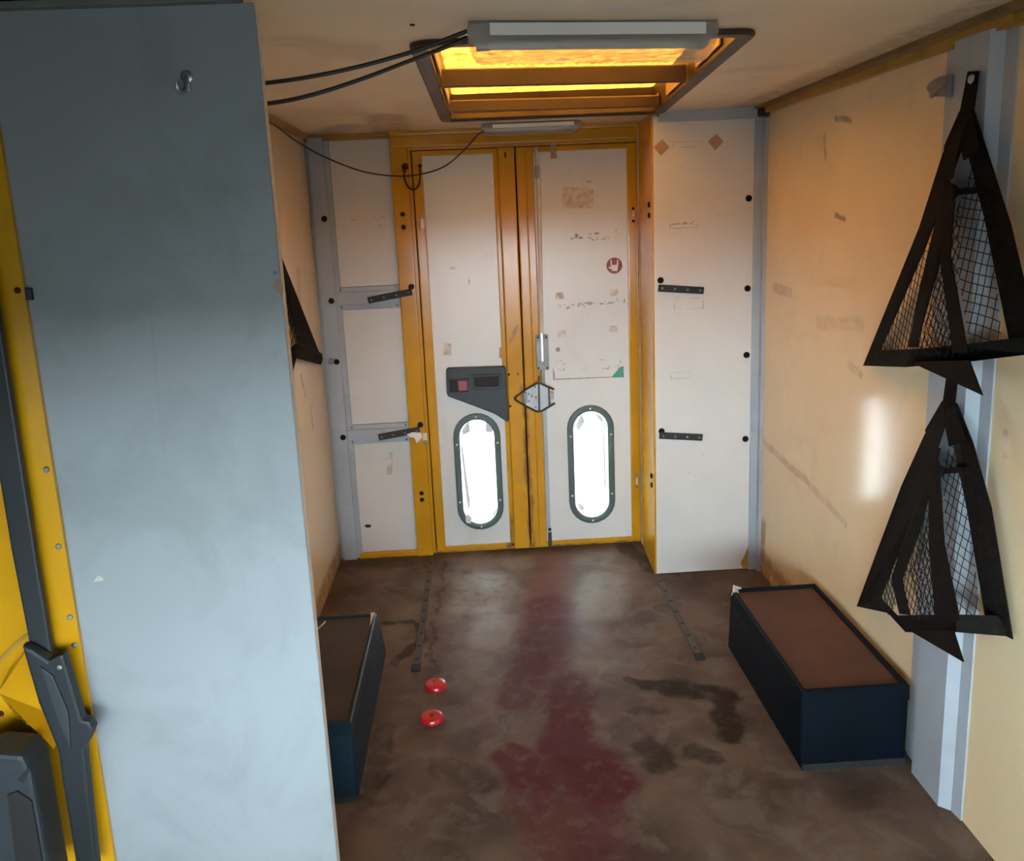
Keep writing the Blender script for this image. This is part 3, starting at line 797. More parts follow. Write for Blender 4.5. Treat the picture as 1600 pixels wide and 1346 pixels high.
# --- grey partition behind the driver's seat
pt = empty('wall_partition', (-0.56, 1.5, 0), 'large pale grey partition board beside the yellow pillar', kind='structure')
MB().box(-0.778, -0.336, 1.500, 1.504, 0.0, 1.853, 0.0015, 1).build('face_sheet', MAT['partition'], pt)
MB().box(-0.778, -0.338, 1.504, 1.536, 0.0, 1.853, 0.002, 1).build('board_core', MAT['board_edge'], pt)
MB().box(-0.80, -0.355, 1.480, 1.51, 1.852, 1.875, 0.003).build('header_strip', MAT['header'], pt)
for z in (1.731,):
    hk = MB()
    hk.lathe([(0.010, 0), (0.010, 0.003), (0.006, 0.005), (0, 0.005)], (0, -1, 0), (-0.458, 1.5, 1.741), 14)
    hk.tube(arc_pts([(-0.458, 1.497, 1.741), (-0.459, 1.490, 1.728), (-0.460, 1.484, 1.717), (-0.462, 1.476, 1.713), (-0.464, 1.468, 1.718), (-0.4645, 1.466, 1.728)], 5), 0.0038, 8)
    hk.box(-0.464, -0.453, 1.494, 1.5, 1.718, 1.745, 0.002)
    tag(centre_origin(hk.build('coat_hook', MAT['steel'], None, True)), 'small bent steel coat hook screwed to the grey partition', 'hook')
MB().prism([(-0.732, 1.500, 0.860), (-0.715, 1.500, 0.861), (-0.716, 1.500, 0.867), (-0.724, 1.500, 0.871), (-0.726, 1.500, 0.869)], (0, -0.0008, 0)).build('paper_scrap', MAT['residue'], pt)
MB().prism([(-0.352, 1.4995, 1.386), (-0.338, 1.4995, 1.372), (-0.333, 1.4995, 1.380), (-0.335, 1.4995, 1.397), (-0.343, 1.4995, 1.399)], (0, -0.001, 0)).build('tape_scrap', MAT['tape'], pt)
for z in (1.392, 1.30): dome('rivet', (-0.345, 1.5, z + 0.02), (0, -1, 0), 0.003, MAT['galv'], pt) if z > 1.35 else None

# --- yellow pillar and yellow body side at the far left
pl = empty('trim_5', (-0.78, 1.45, 0), 'yellow cab pillar with rivets beside the partition', kind='structure')
b = MB(); b.prism([(-0.7705, 1.4995, 0.0), (-0.770, 1.490, 0.0), (-0.812, 1.486, 0.0), (-0.828, 1.488, 0.0), (-0.832, 1.494, 0.0), (-0.84, 1.53, 0), (-0.7705, 1.53, 0)], (0, 0, 1.86))
b.build('pillar', MAT['yellow'], pl)
for z in (1.403, 1.083, 0.937, 0.797, 0.740):
    dome('rivet', (-0.780, 1.488, z), (0, -1, 0), 0.0055, MAT['rust_bolt' if z > 1.3 else 'galv'], pl)
MB().box(-0.770, -0.760, 1.490, 1.4995, 1.385, 1.405, 0.001).build('clip', MAT['trim_plastic'], pl)

sd = empty('door_3', (-0.93, 1.5, 0), 'yellow inner body side at the left edge', kind='structure')
b = MB(); b.box(-1.02, -0.80, 1.53, 1.56, 0, 1.86); b.build('body_side', MAT['yellow'], sd)
b = MB(); b.tube([(-0.98, 1.526, 0.665), (-0.90, 1.526, 0.735), (-0.855, 1.526, 0.765)], 0.006, 6); b.build('crease', MAT['gold_trim'], sd, True)
b = MB(); b.tube([(-0.925, 1.526, 0.665), (-0.905, 1.526, 0.70), (-0.86, 1.526, 0.735)], 0.005, 6); b.build('crease', MAT['gold_trim'], sd, True)
b = MB()
q = [b.bm.verts.new(p) for p in ((-0.918, 1.462, 0.668), (-0.868, 1.529, 0.745), (-0.836, 1.529, 0.56), (-0.835, 1.462, 0.545), (-0.925, 1.529, 0.56), (-0.93, 1.529, 0.68))]
for f in ((0, 1, 2, 3), (0, 3, 4), (0, 4, 5), (0, 5, 1), (2, 4, 3), (1, 5, 4, 2)): b.bm.faces.new([q[k_] for k_ in f])
b.build('bracket', MAT['yellow'], sd)
for x, z in ((-0.962, 0.665), (-0.962, 0.585)): dome('rivet', (x, 1.53, z), (0, -1, 0), 0.006, MAT['rust_bolt'], sd)

# ================================================================== THINGS
# --- roof hatch
rh = empty('roof_hatch', (0.30, 2.55, zc(2.55)), 'brown plastic roof hatch with glowing amber panes behind the lamp', 'roof hatch')
def fz(y): return zc(y) - 0.010
fl = MB(); bm = fl.bm
def hloop(inset, zoff, rad, n=5):
    """rounded, slightly skewed rectangle loop"""
    out = []
    xs = lambda y, s: (hxl(y) + inset) if s < 0 else (hxr(y) - inset)
    y0, y1 = HY0 + inset, HY1 - inset
    for (sx, yy, a0) in ((1, y1, 0), (-1, y1, 90), (-1, y0, 180), (1, y0, 270)):
        cy = yy - rad if yy == y1 else yy + rad
        cx = xs(cy, sx) - sx * rad
        for q in range(n + 1):
            a = math.radians(a0 + 90 * q / n)
            x = cx + rad * math.cos(a); y = cy + rad * math.sin(a)
            out.append((x, y, zc(y) + zoff))
    return out
def loops_to_mesh(mb, loops):
    V = [[mb.bm.verts.new(p) for p in L] for L in loops]
    for A, B in zip(V, V[1:]):
        n = len(A)
        for q in range(n):
            mb.bm.faces.new((A[q], A[(q + 1) % n], B[(q + 1) % n], B[q]))
loops_to_mesh(fl, [hloop(0.0, 0.0, 0.05), hloop(0.0, -0.008, 0.05), hloop(0.004, -0.012, 0.048), hloop(0.034, -0.012, 0.03), hloop(0.038, -0.008, 0.028),
                   hloop(0.041, 0.045, 0.026), hloop(0.046, 0.080, 0.02)])
frame = fl.build('frame', MAT['hatch'], rh, True)
for yb, bh in ((2.44, 0.040), (2.97, 0.030)):
    c = MB()
    a, d = hxl(yb) + 0.038, hxr(yb) - 0.038
    z = zc(yb)
    c.prism([(a, yb, z - 0.008), (a, yb + 0.006, z - 0.011), (a, yb + 0.030, z - 0.008), (a, yb + 0.030, z + bh - 0.006), (a, yb + 0.012, z + bh), (a, yb + 0.002, z + bh - 0.005)], (d - a, 0.07, 0), 0.002)
    c.build('crossbar', MAT['hatch'], rh)
yb = 3.185
c = MB(); a, d = hxl(yb) + 0.036, hxr(yb) - 0.036; z = zc(yb)
c.prism([(a, yb, z - 0.006), (a, yb + 0.04, z - 0.008), (a, yb + 0.03, z + 0.016), (a, yb + 0.012, z + 0.012)], (d - a, 0.0, 0), 0.002)
c.build('end_bar', MAT['hatch'], rh)
pn = MB()
pn.hexa([(hxl(HY0) + 0.02, HY0 + 0.02, zc(HY0) + 0.080), (hxr(HY0) - 0.02, HY0 + 0.02, zc(HY0) + 0.080), (hxr(HY1) - 0.02, HY1 - 0.02, zc(HY1) + 0.080), (hxl(HY1) + 0.02, HY1 - 0.02, zc(HY1) + 0.080),
         (hxl(HY0) + 0.02, HY0 + 0.02, zc(HY0) + 0.083), (hxr(HY0) - 0.02, HY0 + 0.02, zc(HY0) + 0.083), (hxr(HY1) - 0.02, HY1 - 0.02, zc(HY1) + 0.083), (hxl(HY1) + 0.02, HY1 - 0.02, zc(HY1) + 0.083)])
pn.build('amber_pane', MAT['amber'], rh)
# opaque pale strips painting the light slits in the side walls of the frame, between the bars
for s in (-1, 1):
    for y0, y1 in ((2.06, 2.36), (2.56, 2.88), (3.06, 3.16)):
        pts = []
        for y in (y0, y1):
            x = hxl(y) + 0.0425 if s < 0 else hxr(y) - 0.0425
            pts.append((x, y))
        m = MB(); m.hexa([(pts[0][0], y0, zc(y0) + 0.004), (pts[0][0] - s * 0.004, y0, zc(y0) + 0.004), (pts[1][0] - s * 0.004, y1, zc(y1) + 0.004), (pts[1][0], y1, zc(y1) + 0.004),
                          (pts[0][0], y0, zc(y0) + 0.040), (pts[0][0] - s * 0.004, y0, zc(y0) + 0.040), (pts[1][0] - s * 0.004, y1, zc(y1) + 0.040), (pts[1][0], y1, zc(y1) + 0.040)])
        m.build('painted_slit', MAT['tape'], frame)
for y in (2.02, 2.42, 2.95, 3.15):
    dome('screw', (hxl(y) + 0.017, y, zc(y) - 0.012), (0, 0, -1), 0.006, MAT['galv'], frame)
    dome('screw', (hxr(y) - 0.017, y, zc(y) - 0.012), (0, 0, -1), 0.006, MAT['galv'], frame)

# --- lamps
def batten(name, x0, x1, y0, dy, depth, hgt, ztop, label):
    """lamp along X (turned a little: its right end dy further back)"""
    def sk(m):
        for v in m.bm.verts: v.co.y += dy * (v.co.x - x0) / (x1 - x0)
        return m
    r = empty(name, ((x0 + x1) / 2, y0, ztop - hgt), label, 'lamp', 'fluorescent lamps on the ceiling')
    b = MB(); b.box(x0 + 0.004, x1 - 0.004, y0 + 0.003, y0 + depth - 0.003, ztop - hgt * 0.16, ztop, 0.005)
    lb = sk(b).build('base', MAT['lamp_base'], r)
    sh = MB()
    # ribbed rounded cover: profile in (y, z) swept along x
    n = 10
    prof = []
    for q in range(n + 1):
        a = math.pi * q / n
        ex = 0.55
        yy = y0 + depth / 2 - (depth / 2 - 0.001) * math.copysign(abs(math.cos(a)) ** ex, math.cos(a))
        z_ = ztop - hgt * 0.10 - hgt * 0.90 * (math.sin(a) ** 0.6)
        prof.append((yy, z_))
    ns = 64
    rings = []
    for s in range(ns + 1):
        x = x0 + 0.002 + (x1 - x0 - 0.004) * s / ns
        u = min(s, ns - s) / ns * (x1 - x0)
        k = min(1.0, (u / 0.022)) ** 0.5 if u < 0.022 else 1.0
        k = 0.45 + 0.55 * k
        k *= 1.0 - (0.035 if s % 2 else 0.0)
        rings.append([sh.bm.verts.new((x, y0 + depth / 2 + (p[0] - y0 - depth / 2) * (0.9 + 0.1 * k), ztop - hgt * 0.10 + (p[1] - ztop + hgt * 0.10) * k)) for p in prof])
    for A, B in zip(rings, rings[1:]):
        for q in range(n): sh.bm.faces.new((A[q], A[q + 1], B[q + 1], B[q]))
    sh.bm.faces.new(rings[0]); sh.bm.faces.new(rings[-1][::-1])
    sk(sh).build('cover', MAT['lamp_clear'], r, True)
    tb = MB(); tb.tube([(x0 + 0.045, y0 + depth / 2, ztop - hgt * 0.50), (x1 - 0.045, y0 + depth / 2, ztop - hgt * 0.50)], hgt * 0.13, 10)
    sk(tb).build('tube', MAT['lamp_white'], r, True)
    for e in (x0 + 0.018, x1 - 0.046):
        eb = MB(); eb.box(e, e + 0.028, y0 + depth * 0.2, y0 + depth * 0.8, ztop - hgt * 0.60, ztop - hgt * 0.14, 0.003)
        sk(eb).build('tube_holder', MAT['lamp_grey'], lb)
    gr = MB(); gr.box(x0 + 0.045, x1 - 0.030, y0 - 0.002, y0 + 0.003, ztop - hgt * 0.36, ztop - hgt * 0.06, 0.001)
    sk(gr).build('gear_strip', MAT['lamp_white'], r)
    return r

batten('ceiling_lamp', 0.010, 0.520, 1.715, 0.070, 0.085, 0.074, zc(1.75), 'large clear ribbed fluorescent lamp on the ceiling in front of the amber hatch')
batten('ceiling_lamp', 0.058, 0.452, 3.42, 0.0, 0.07, 0.048, zc(3.45) - 0.002, 'smaller fluorescent lamp on the ceiling above the yellow rear doors')

# --- cables
def cable(name, pts, r, mat, label, group=None, n=10):
    o = MB().tube(arc_pts(pts, n), r, 8).build(name, mat, None, True)
    return tag(centre_origin(o), label, 'cable', group)
cable('power_cable', [(0.012, 1.755, 1.848), (-0.03, 1.755, 1.834), (-0.10, 1.752, 1.812), (-0.20, 1.75, 1.789), (-0.30, 1.74, 1.771), (-0.40, 1.74, 1.762), (-0.50, 1.74, 1.760), (-0.655, 1.75, 1.765)], 0.0042, MAT['cable'],
      'thick black cable from the large lamp, upper of the pair', 'lamp supply cables')
cable('power_cable', [(0.012, 1.765, 1.838), (-0.03, 1.765, 1.822), (-0.10, 1.762, 1.799), (-0.18, 1.75, 1.771), (-0.27, 1.735, 1.743), (-0.34, 1.735, 1.729), (-0.40, 1.74, 1.724), (-0.50, 1.74, 1.720), (-0.655, 1.75, 1.72)], 0.0042, MAT['cable'],
      'thick black cable from the large lamp, lower sagging one of the pair', 'lamp supply cables')
cable('thin_cable', [(-0.645, 2.75, 1.826), (-0.64, 3.0, 1.816), (-0.62, 3.20, 1.785), (-0.555, 3.40, 1.738), (-0.42, 3.46, 1.680), (-0.282, 3.46, 1.655), (-0.18, 3.455, 1.660), (-0.09, 3.45, 1.686), (-0.01, 3.45, 1.745), (0.045, 3.45, 1.800), (0.075, 3.45, 1.812)], 0.003, MAT['thin_cable'],
      'thin dark cable sagging from the left wall to the rear lamp')
lc = empty('wire_hook', (-0.235, 3.56, 1.60), 'rusty U shaped wire hanging from a bolt on the yellow door frame', 'hook')
MB().tube(arc_pts([(-0.258, 3.572, 1.690), (-0.262, 3.566, 1.655), (-0.250, 3.560, 1.618), (-0.230, 3.556, 1.603), (-0.208, 3.560, 1.615), (-0.198, 3.568, 1.650), (-0.197, 3.575, 1.695)], 6), 0.0035, 8).build('wire', MAT['rust_bolt'], lc, True)
dome('bolt', (-0.257, 3.578, 1.697), (0, -1, 0), 0.014, MAT['rust_bolt'], lc)
dome('bolt', (-0.197, 3.588, 1.698), (0, -1, 0), 0.008, MAT['rust_bolt'], lc)
MB().prism([(-0.28, 3.570, 1.682), (-0.255, 3.570, 1.684), (-0.252, 3.570, 1.672)], (0, -0.003, 0)).build('tab', MAT['rust_bolt'], lc)

# --- black bars with holes
def strap_bar(p0, p1, y, label, extra=None):
    a = Vector((p0[0], y, p0[1])); b_ = Vector((p1[0], y, p1[1])); u = (b_ - a).normalized(); v = Vector((-u.z, 0, u.x)) * 0.0135
    r = empty('strap_bar', (a + b_) / 2, label, 'bar', 'black strap bars at the rear')
    m = MB(); m.prism([a - v, b_ - v, b_ + v, a + v], (0, -0.010, 0), 0.003)
    m.build('bar', MAT['black_plastic'], r)
    for t in (0.08, 0.36, 0.64, 0.92):
        dome('rivet', a + (b_ - a) * t + Vector((0, -0.010, 0)), (0, -1, 0), 0.0048, MAT['galv'], r)
    return r
strap_bar((-0.448, 1.158), (-0.262, 1.186), 3.580, 'black strap bar tilted across the upper grey crossbar left of the doors')
strap_bar((-0.448, 0.562), (-0.268, 0.586), 3.580, 'black strap bar tilted across the lower grey crossbar left of the doors')
strap_bar((0.708, 1.186), (0.885, 1.168), YP, 'upper black strap bar on the white panel right of the doors')
strap_bar((0.708, 0.598), (0.882, 0.580), YP, 'lower black strap bar on the white panel right of the doors')
pp = MB()
pp.prism([(-0.325, 3.566, 0.572), (-0.30, 3.560, 0.582), (-0.262, 3.562, 0.578), (-0.256, 3.556, 0.560), (-0.274, 3.560, 0.540), (-0.285, 3.552, 0.534), (-0.292, 3.566, 0.555), (-0.312, 3.56, 0.562)], (0, -0.006, 0), 0.0015)
tag(centre_origin(pp.build('paper_scrap', MAT['paper'])), 'crumpled scrap of white paper stuck on the lower left strap bar', 'paper')

# --- cargo nets
def poly3(mb, pts, t=0.003, dx=-1):
    mb.prism(pts, (dx * t, 0, 0))

def clip_line(poly, o, d):
    """interval of t for which o+t*d lies in a convex polygon (2D)"""
    t0, t1 = -1e9, 1e9
    n = len(poly)
    area = sum(poly[i][0] * poly[(i + 1) % n][1] - poly[(i + 1) % n][0] * poly[i][1] for i in range(n))
    s = 1 if area > 0 else -1
    for i in range(n):
        ax, ay = poly[i]; bx, by = poly[(i + 1) % n]
        nx, ny = -(by - ay) * s, (bx - ax) * s
        num = nx * (ax - o[0]) + ny * (ay - o[1]); den = nx * d[0] + ny * d[1]
        if abs(den) < 1e-9:
            if num > 0: return None
            continue
        t = num / den
        if den > 0: t0 = max(t0, t)
        else: t1 = min(t1, t)
    return (t0, t1) if t1 > t0 else None

def net_mesh(poly, xf, step, ang, rad=0.0011, wob=0.004, seed=1):
    mb = MB(); r = random.Random(seed)
    cy = sum(p[0] for p in poly) / len(poly); cz = sum(p[1] for p in poly) / len(poly)
    for a in (ang, ang + math.radians(84)):
        d = (math.cos(a), math.sin(a)); nn = (-d[1], d[0])
        for q in range(-40, 41):
            o = (cy + nn[0] * q * step, cz + nn[1] * q * step)
            iv = clip_line(poly, o, d)
            if not iv or iv[1] - iv[0] < 0.008: continue
            m = max(2, int((iv[1] - iv[0]) / (step * 1.5)) + 1)
            pts = []
            for w in range(m + 1):
                t = iv[0] + (iv[1] - iv[0]) * w / m
                y = o[0] + d[0] * t; z = o[1] + d[1] * t
                if 0 < w < m:
                    y += wob * math.sin(9 * z + q) * 0.6 + r.uniform(-1, 1) * wob * 0.3; z += wob * math.sin(11 * y + q * 0.7) * 0.6
                pts.append((xf(y, z), y, z))
            mb.tube(pts, rad, 4, cap=False)
    return mb

def cargo_net(loc, label, webs, nets, flap, tab, rivet, cord, xf, apex=None):
    r = empty('cargo_net', loc, label, 'cargo net', 'black cargo nets on the walls')
    for nm, pts in webs:
        m = MB(); poly3(m, pts); m.build(nm, MAT['webbing'], r)
    for i, (poly, ang, step, dx) in enumerate(nets):
        net_mesh(poly, lambda y, z, dx=dx: xf(y, z) + dx, step, ang, seed=i + 1).build('net_panel', MAT['net'], r)
    m = MB(); poly3(m, flap); m.build('flap', MAT['webbing'], r)
    if apex:
        m = MB(); poly3(m, apex); m.build('apex_patch', MAT['webbing'], r)
    if tab:
        m = MB(); poly3(m, tab, 0.004); tb = m.build('hanging_tab', MAT['webbing'], r)
        if rivet: dome('rivet', rivet, (-1, 0, 0), 0.010, MAT['lamp_grey'], tb)
    if cord:
        m = MB(); m.tube(cord, 0.007, 8); m.lathe([(0.013, 0), (0.016, 0.006), (0.013, 0.012), (0, 0.012)], (-1, 0, 0), cord[0], 12)
        m.build('toggle', MAT['webbing'], r, True)
    return r

xf1 = lambda y, z: 1.083 - 0.075 * max(0, min(1.2, (1.62 - z) / 0.46)) * max(0, 1 - abs(y - 1.78) / 0.5)
cargo_net((1.09, 1.85, 1.09), 'upper black triangular cargo net hanging on the grey post of the right wall',
    [('side_webbing', [(1.073, 1.852, 1.668), (1.068, 1.915, 1.585), (1.07, 2.003, 1.420), (1.105, 2.336, 1.023), (1.098, 2.224, 1.086), (1.062, 1.955, 1.378), (1.055, 1.870, 1.501), (1.06, 1.822, 1.600)]),
     ('side_webbing', [(1.072, 1.85, 1.672), (1.072, 1.815, 1.672), (1.072, 1.755, 1.575), (1.082, 1.675, 1.432), (1.10, 1.595, 1.22), (1.088, 1.660, 1.2), (1.068, 1.741, 1.445), (1.055, 1.801, 1.592)]),
     ('strap', [(1.055, 1.882, 1.501), (1.050, 1.838, 1.5), (1.035, 1.849, 1.334), (1.015, 1.885, 1.152), (1.020, 1.930, 1.145), (1.040, 1.905, 1.36)]),
     ('strap', [(1.045, 1.868, 1.529), (1.040, 1.807, 1.513), (1.025, 1.784, 1.366), (0.995, 1.647, 1.180), (0.995, 1.700, 1.172), (1.025, 1.826, 1.364)]),
     ('hem', [(1.105, 2.336, 1.023), (1.10, 2.224, 1.086), (1.03, 1.93, 1.140), (1.005, 1.705, 1.185), (1.10, 1.612, 1.214), (1.10, 1.604, 1.179), (1.005, 1.701, 1.148), (1.035, 1.965, 1.090)])],
    [([(1.90, 1.46), (1.90, 1.14), (2.23, 1.07)], 0.25, 0.0195, 0.0), ([(1.87, 1.50), (1.70, 1.16), (1.92, 1.13)], 0.15, 0.0195, 0.0), ([(1.87, 1.48), (1.75, 1.16), (1.95, 1.12)], 0.55, 0.021, 0.022),
     ([(1.80, 1.60), (1.845, 1.45), (1.69, 1.17), (1.612, 1.20), (1.715, 1.46)], 0.10, 0.0205, 0.004)],
    [(1.02, 1.92, 1.112), (0.995, 1.64, 1.165), (0.975, 1.556, 1.112)],
    [(1.083, 1.860, 1.752), (1.083, 1.822, 1.747), (1.068, 1.806, 1.655), (1.068, 1.858, 1.655)], (1.077, 1.838, 1.733),
    [(1.035, 1.800, 1.500), (1.06, 1.730, 1.503)], xf1, [(1.066, 1.855, 1.67), (1.062, 1.90, 1.60), (1.052, 1.868, 1.52), (1.048, 1.835, 1.53), (1.050, 1.818, 1.60), (1.050, 1.800, 1.565), (1.062, 1.765, 1.585), (1.066, 1.812, 1.67)])

xf2 = lambda y, z: 1.083 - 0.075 * max(0, min(1.2, (1.0 - z) / 0.46)) * max(0, 1 - abs(y - 1.76) / 0.5)
cargo_net((1.09, 1.83, 0.45), 'lower black triangular cargo net hanging below the other on the right wall',
    [('side_webbing', [(1.073, 1.852, 1.030), (1.07, 1.925, 0.930), (1.075, 2.030, 0.766), (1.105, 2.311, 0.289), (1.098, 2.156, 0.390), (1.065, 1.945, 0.723), (1.055, 1.835, 0.936), (1.06, 1.82, 1.0)]),
     ('side_webbing', [(1.071, 1.84, 1.035), (1.070, 1.80, 1.035), (1.072, 1.735, 0.963), (1.083, 1.670, 0.835), (1.10, 1.590, 0.569), (1.088, 1.660, 0.563), (1.065, 1.729, 0.819), (1.055, 1.782, 0.954)]),
     ('strap', [(1.055, 1.865, 0.915), (1.050, 1.82, 0.927), (1.035, 1.860, 0.708), (1.025, 1.912, 0.562), (1.015, 1.846, 0.501), (1.015, 1.894, 0.480), (1.025, 1.962, 0.543), (1.040, 1.910, 0.725)]),
     ('strap', [(1.045, 1.855, 0.888), (1.040, 1.805, 0.902), (1.015, 1.721, 0.736), (0.995, 1.610, 0.609), (0.995, 1.700, 0.558), (1.015, 1.782, 0.713)]),
     ('hem', [(1.105, 2.311, 0.289), (1.10, 2.156, 0.390), (1.035, 1.945, 0.449), (1.005, 1.638, 0.608), (1.08, 1.615, 0.612), (1.10, 1.602, 0.569), (1.005, 1.635, 0.568), (1.025, 1.878, 0.438), (1.055, 2.027, 0.413)])],
    [([(1.86, 0.86), (1.93, 0.50), (1.98, 0.43), (2.15, 0.40), (2.0, 0.66)], 0.30, 0.0195, 0.0), ([(1.86, 0.86), (1.70, 0.57), (1.84, 0.49), (1.95, 0.55)], 0.1, 0.0195, 0.0), ([(1.86, 0.82), (1.72, 0.57), (1.84, 0.50), (1.94, 0.57)], 0.6, 0.021, 0.02),
     ([(1.80, 0.98), (1.85, 0.88), (1.69, 0.59), (1.612, 0.60), (1.715, 0.83)], 0.12, 0.020, 0.004)],
    [(1.02, 1.86, 0.455), (0.995, 1.63, 0.575), (0.975, 1.555, 0.545)],
    [(1.083, 1.866, 1.10), (1.083, 1.825, 1.105), (1.068, 1.806, 1.02), (1.068, 1.852, 1.015)], None,
    [(1.03, 1.778, 0.886), (1.055, 1.720, 0.906)], xf2, [(1.066, 1.852, 1.03), (1.062, 1.91, 0.945), (1.052, 1.85, 0.90), (1.048, 1.825, 0.93), (1.050, 1.806, 0.985), (1.050, 1.785, 0.94), (1.062, 1.745, 0.965), (1.066, 1.802, 1.03)])

xf3 = lambda y, z: -0.645 + 0.03 * max(0, min(1, (1.36 - z) / 0.4))
cargo_net((-0.65, 3.0, 0.92), 'black cargo net on the left wall half hidden by the grey partition',
    [('side_webbing', [(-0.648, 2.941, 1.378), (-0.645, 3.472, 0.945), (-0.642, 3.330, 0.965), (-0.640, 3.10, 1.06), (-0.640, 3.00, 1.14), (-0.644, 2.945, 1.27)]),
     ('side_webbing', [(-0.648, 2.941, 1.378), (-0.648, 2.935, 1.26), (-0.645, 2.60, 1.03), (-0.648, 2.48, 1.02)]),
     ('hem', [(-0.645, 3.50, 0.955), (-0.648, 3.52, 0.925), (-0.645, 3.46, 0.915), (-0.630, 2.98, 1.02), (-0.630, 2.945, 1.03), (-0.645, 2.48, 1.02), (-0.64, 2.55, 1.06), (-0.63, 2.95, 1.08), (-0.64, 3.2, 1.03)])],
    [([(2.94, 1.30), (2.55, 1.05), (2.95, 1.05), (3.10, 1.07), (3.02, 1.16)], 0.3, 0.028, 0.006)],
    [(-0.63, 2.95, 1.04), (-0.61, 2.70, 0.98), (-0.645, 2.55, 1.03)], None, None, None, xf3)

# --- cleat beside the upper net
ck = empty('wall_cleat', (1.10, 1.97, 1.71), 'small grey metal cleat on the right wall post beside the upper net', 'cleat')
m = MB(); m.prism([(1.088, 1.930, 1.757), (1.088, 1.928, 1.708), (1.088, 1.968, 1.714), (1.080, 1.988, 1.720), (1.078, 2.004, 1.738), (1.080, 1.995, 1.750), (1.086, 1.965, 1.757)], (-0.012, 0, 0), 0.003)
m.build('plate', MAT['galv'], ck)
m = MB(); m.tube(arc_pts([(1.080, 1.985, 1.722), (1.066, 1.978, 1.716), (1.060, 1.962, 1.720), (1.066, 1.945, 1.734), (1.076, 1.940, 1.742)], 5), 0.004, 8); m.build('hook', MAT['galv'], ck, True)
dome('screw', (1.075, 1.952, 1.736), (-1, 0, 0), 0.005, MAT['steel'], ck)

# --- wheel arch boxes
def arch_box(label, x0, x1, y0, y1, z1, tray_dx, torn, slant, tray_mat='tray', shell='navy'):
    r = empty('wheel_arch_box', ((x0 + x1) / 2, (y0 + y1) / 2, 0), label, 'box', 'navy boxes along the walls')
    t = 0.014
    b = MB()
    b.hexa([(x0, y0, 0), (x1, y0, 0), (x1, y1 + slant, 0), (x0, y1 + slant, 0), (x0, y0, z1 - 0.03), (x1, y0, z1 - 0.03), (x1, y1 + slant * .2, z1 - 0.03), (x0, y1 + slant * .2, z1 - 0.03)])
    bmesh.ops.bevel(b.bm, geom=list(b.bm.edges), offset=0.012, segments=3, affect='EDGES', profile=0.6)
    b.build('body', MAT[shell], r, True)
    # raised rim round a shallow tray
    rim = MB()
    L = [[(x0, y0), (x1, y0), (x1, y1), (x0, y1)], [(x0 + t, y0 + t), (x1 - t, y0 + t), (x1 - t, y1 - t), (x0 + t, y1 - t)]]
    def rl(q, z, ins):
        return [(q[0][0] + ins, q[0][1] + ins, z), (q[1][0] - ins, q[1][1] + ins, z), (q[2][0] - ins, q[2][1] - ins, z), (q[3][0] + ins, q[3][1] - ins, z)]
    V = [[rim.bm.verts.new(p) for p in lp] for lp in (rl(L[0], z1 - 0.045, 0.0), rl(L[0], z1 - 0.004, 0.001), rl(L[0], z1, 0.005), rl(L[1], z1, -0.003), rl(L[1], z1 - 0.004, 0.0), rl(L[1], z1 - 0.03, 0.002))]
    for A, B in zip(V, V[1:]):
        for q in range(4): rim.bm.faces.new((A[q], A[(q + 1) % 4], B[(q + 1) % 4], B[q]))
    rim.build('rim', MAT[shell], r)
    MB().box(x0 + t, x1 - t, y0 + t, y1 - t, z1 - 0.05, z1 - tray_dx, 0.004).build('tray', MAT[tray_mat], r)
    MB().box(x0 + 0.004, x1 - 0.004, y0 - 0.006, y0 + 0.01, 0.0, 0.018, 0.002).build('foot_strip', MAT['belt'], r)
    if torn == 'R':
        MB().prism([(x0 - 0.001, y1 - 0.012, z1 - 0.02), (x0 + 0.001, y1 - 0.03, z1 + 0.004), (x0 + 0.006, y1 - 0.010, z1 + 0.016), (x0 + 0.03, y1 - 0.005, z1 + 0.004), (x0 + 0.03, y1, z1 - 0.02)], (0.004, -0.006, 0)).build('torn_corner', MAT['residue'], r)
    else:
        MB().prism([(x1 - 0.012, y1 - 0.09, z1), (x1 - 0.006, y1 - 0.002, z1 + 0.001), (x1 - 0.020, y1 - 0.004, z1 + 0.003), (x1 - 0.016, y1 - 0.05, z1 + 0.001)], (0, 0, 0.001)).build('worn_edge', MAT['residue'], r)
        m = MB(); m.tube(arc_pts([(x0 + 0.03, y1 - 0.10, z1 - tray_dx), (x0 + 0.09, y1 - 0.085, z1 - tray_dx), (x0 + 0.115, y1 - 0.03, z1 - tray_dx)], 6), 0.003, 6); m.build('worn_edge', MAT['residue'], r)
    return r
arch_box('navy plastic box with dirty brown top standing along the right wall', 0.806, 1.096, 1.975, 2.60, 0.232, 0.010, 'R', 0.03)
arch_box('dark blue box with grey black top half hidden behind the partition', -0.650, -0.372, 1.975, 2.58, 0.232, 0.006, 'L', 0.16, 'tray_dark', 'teal')

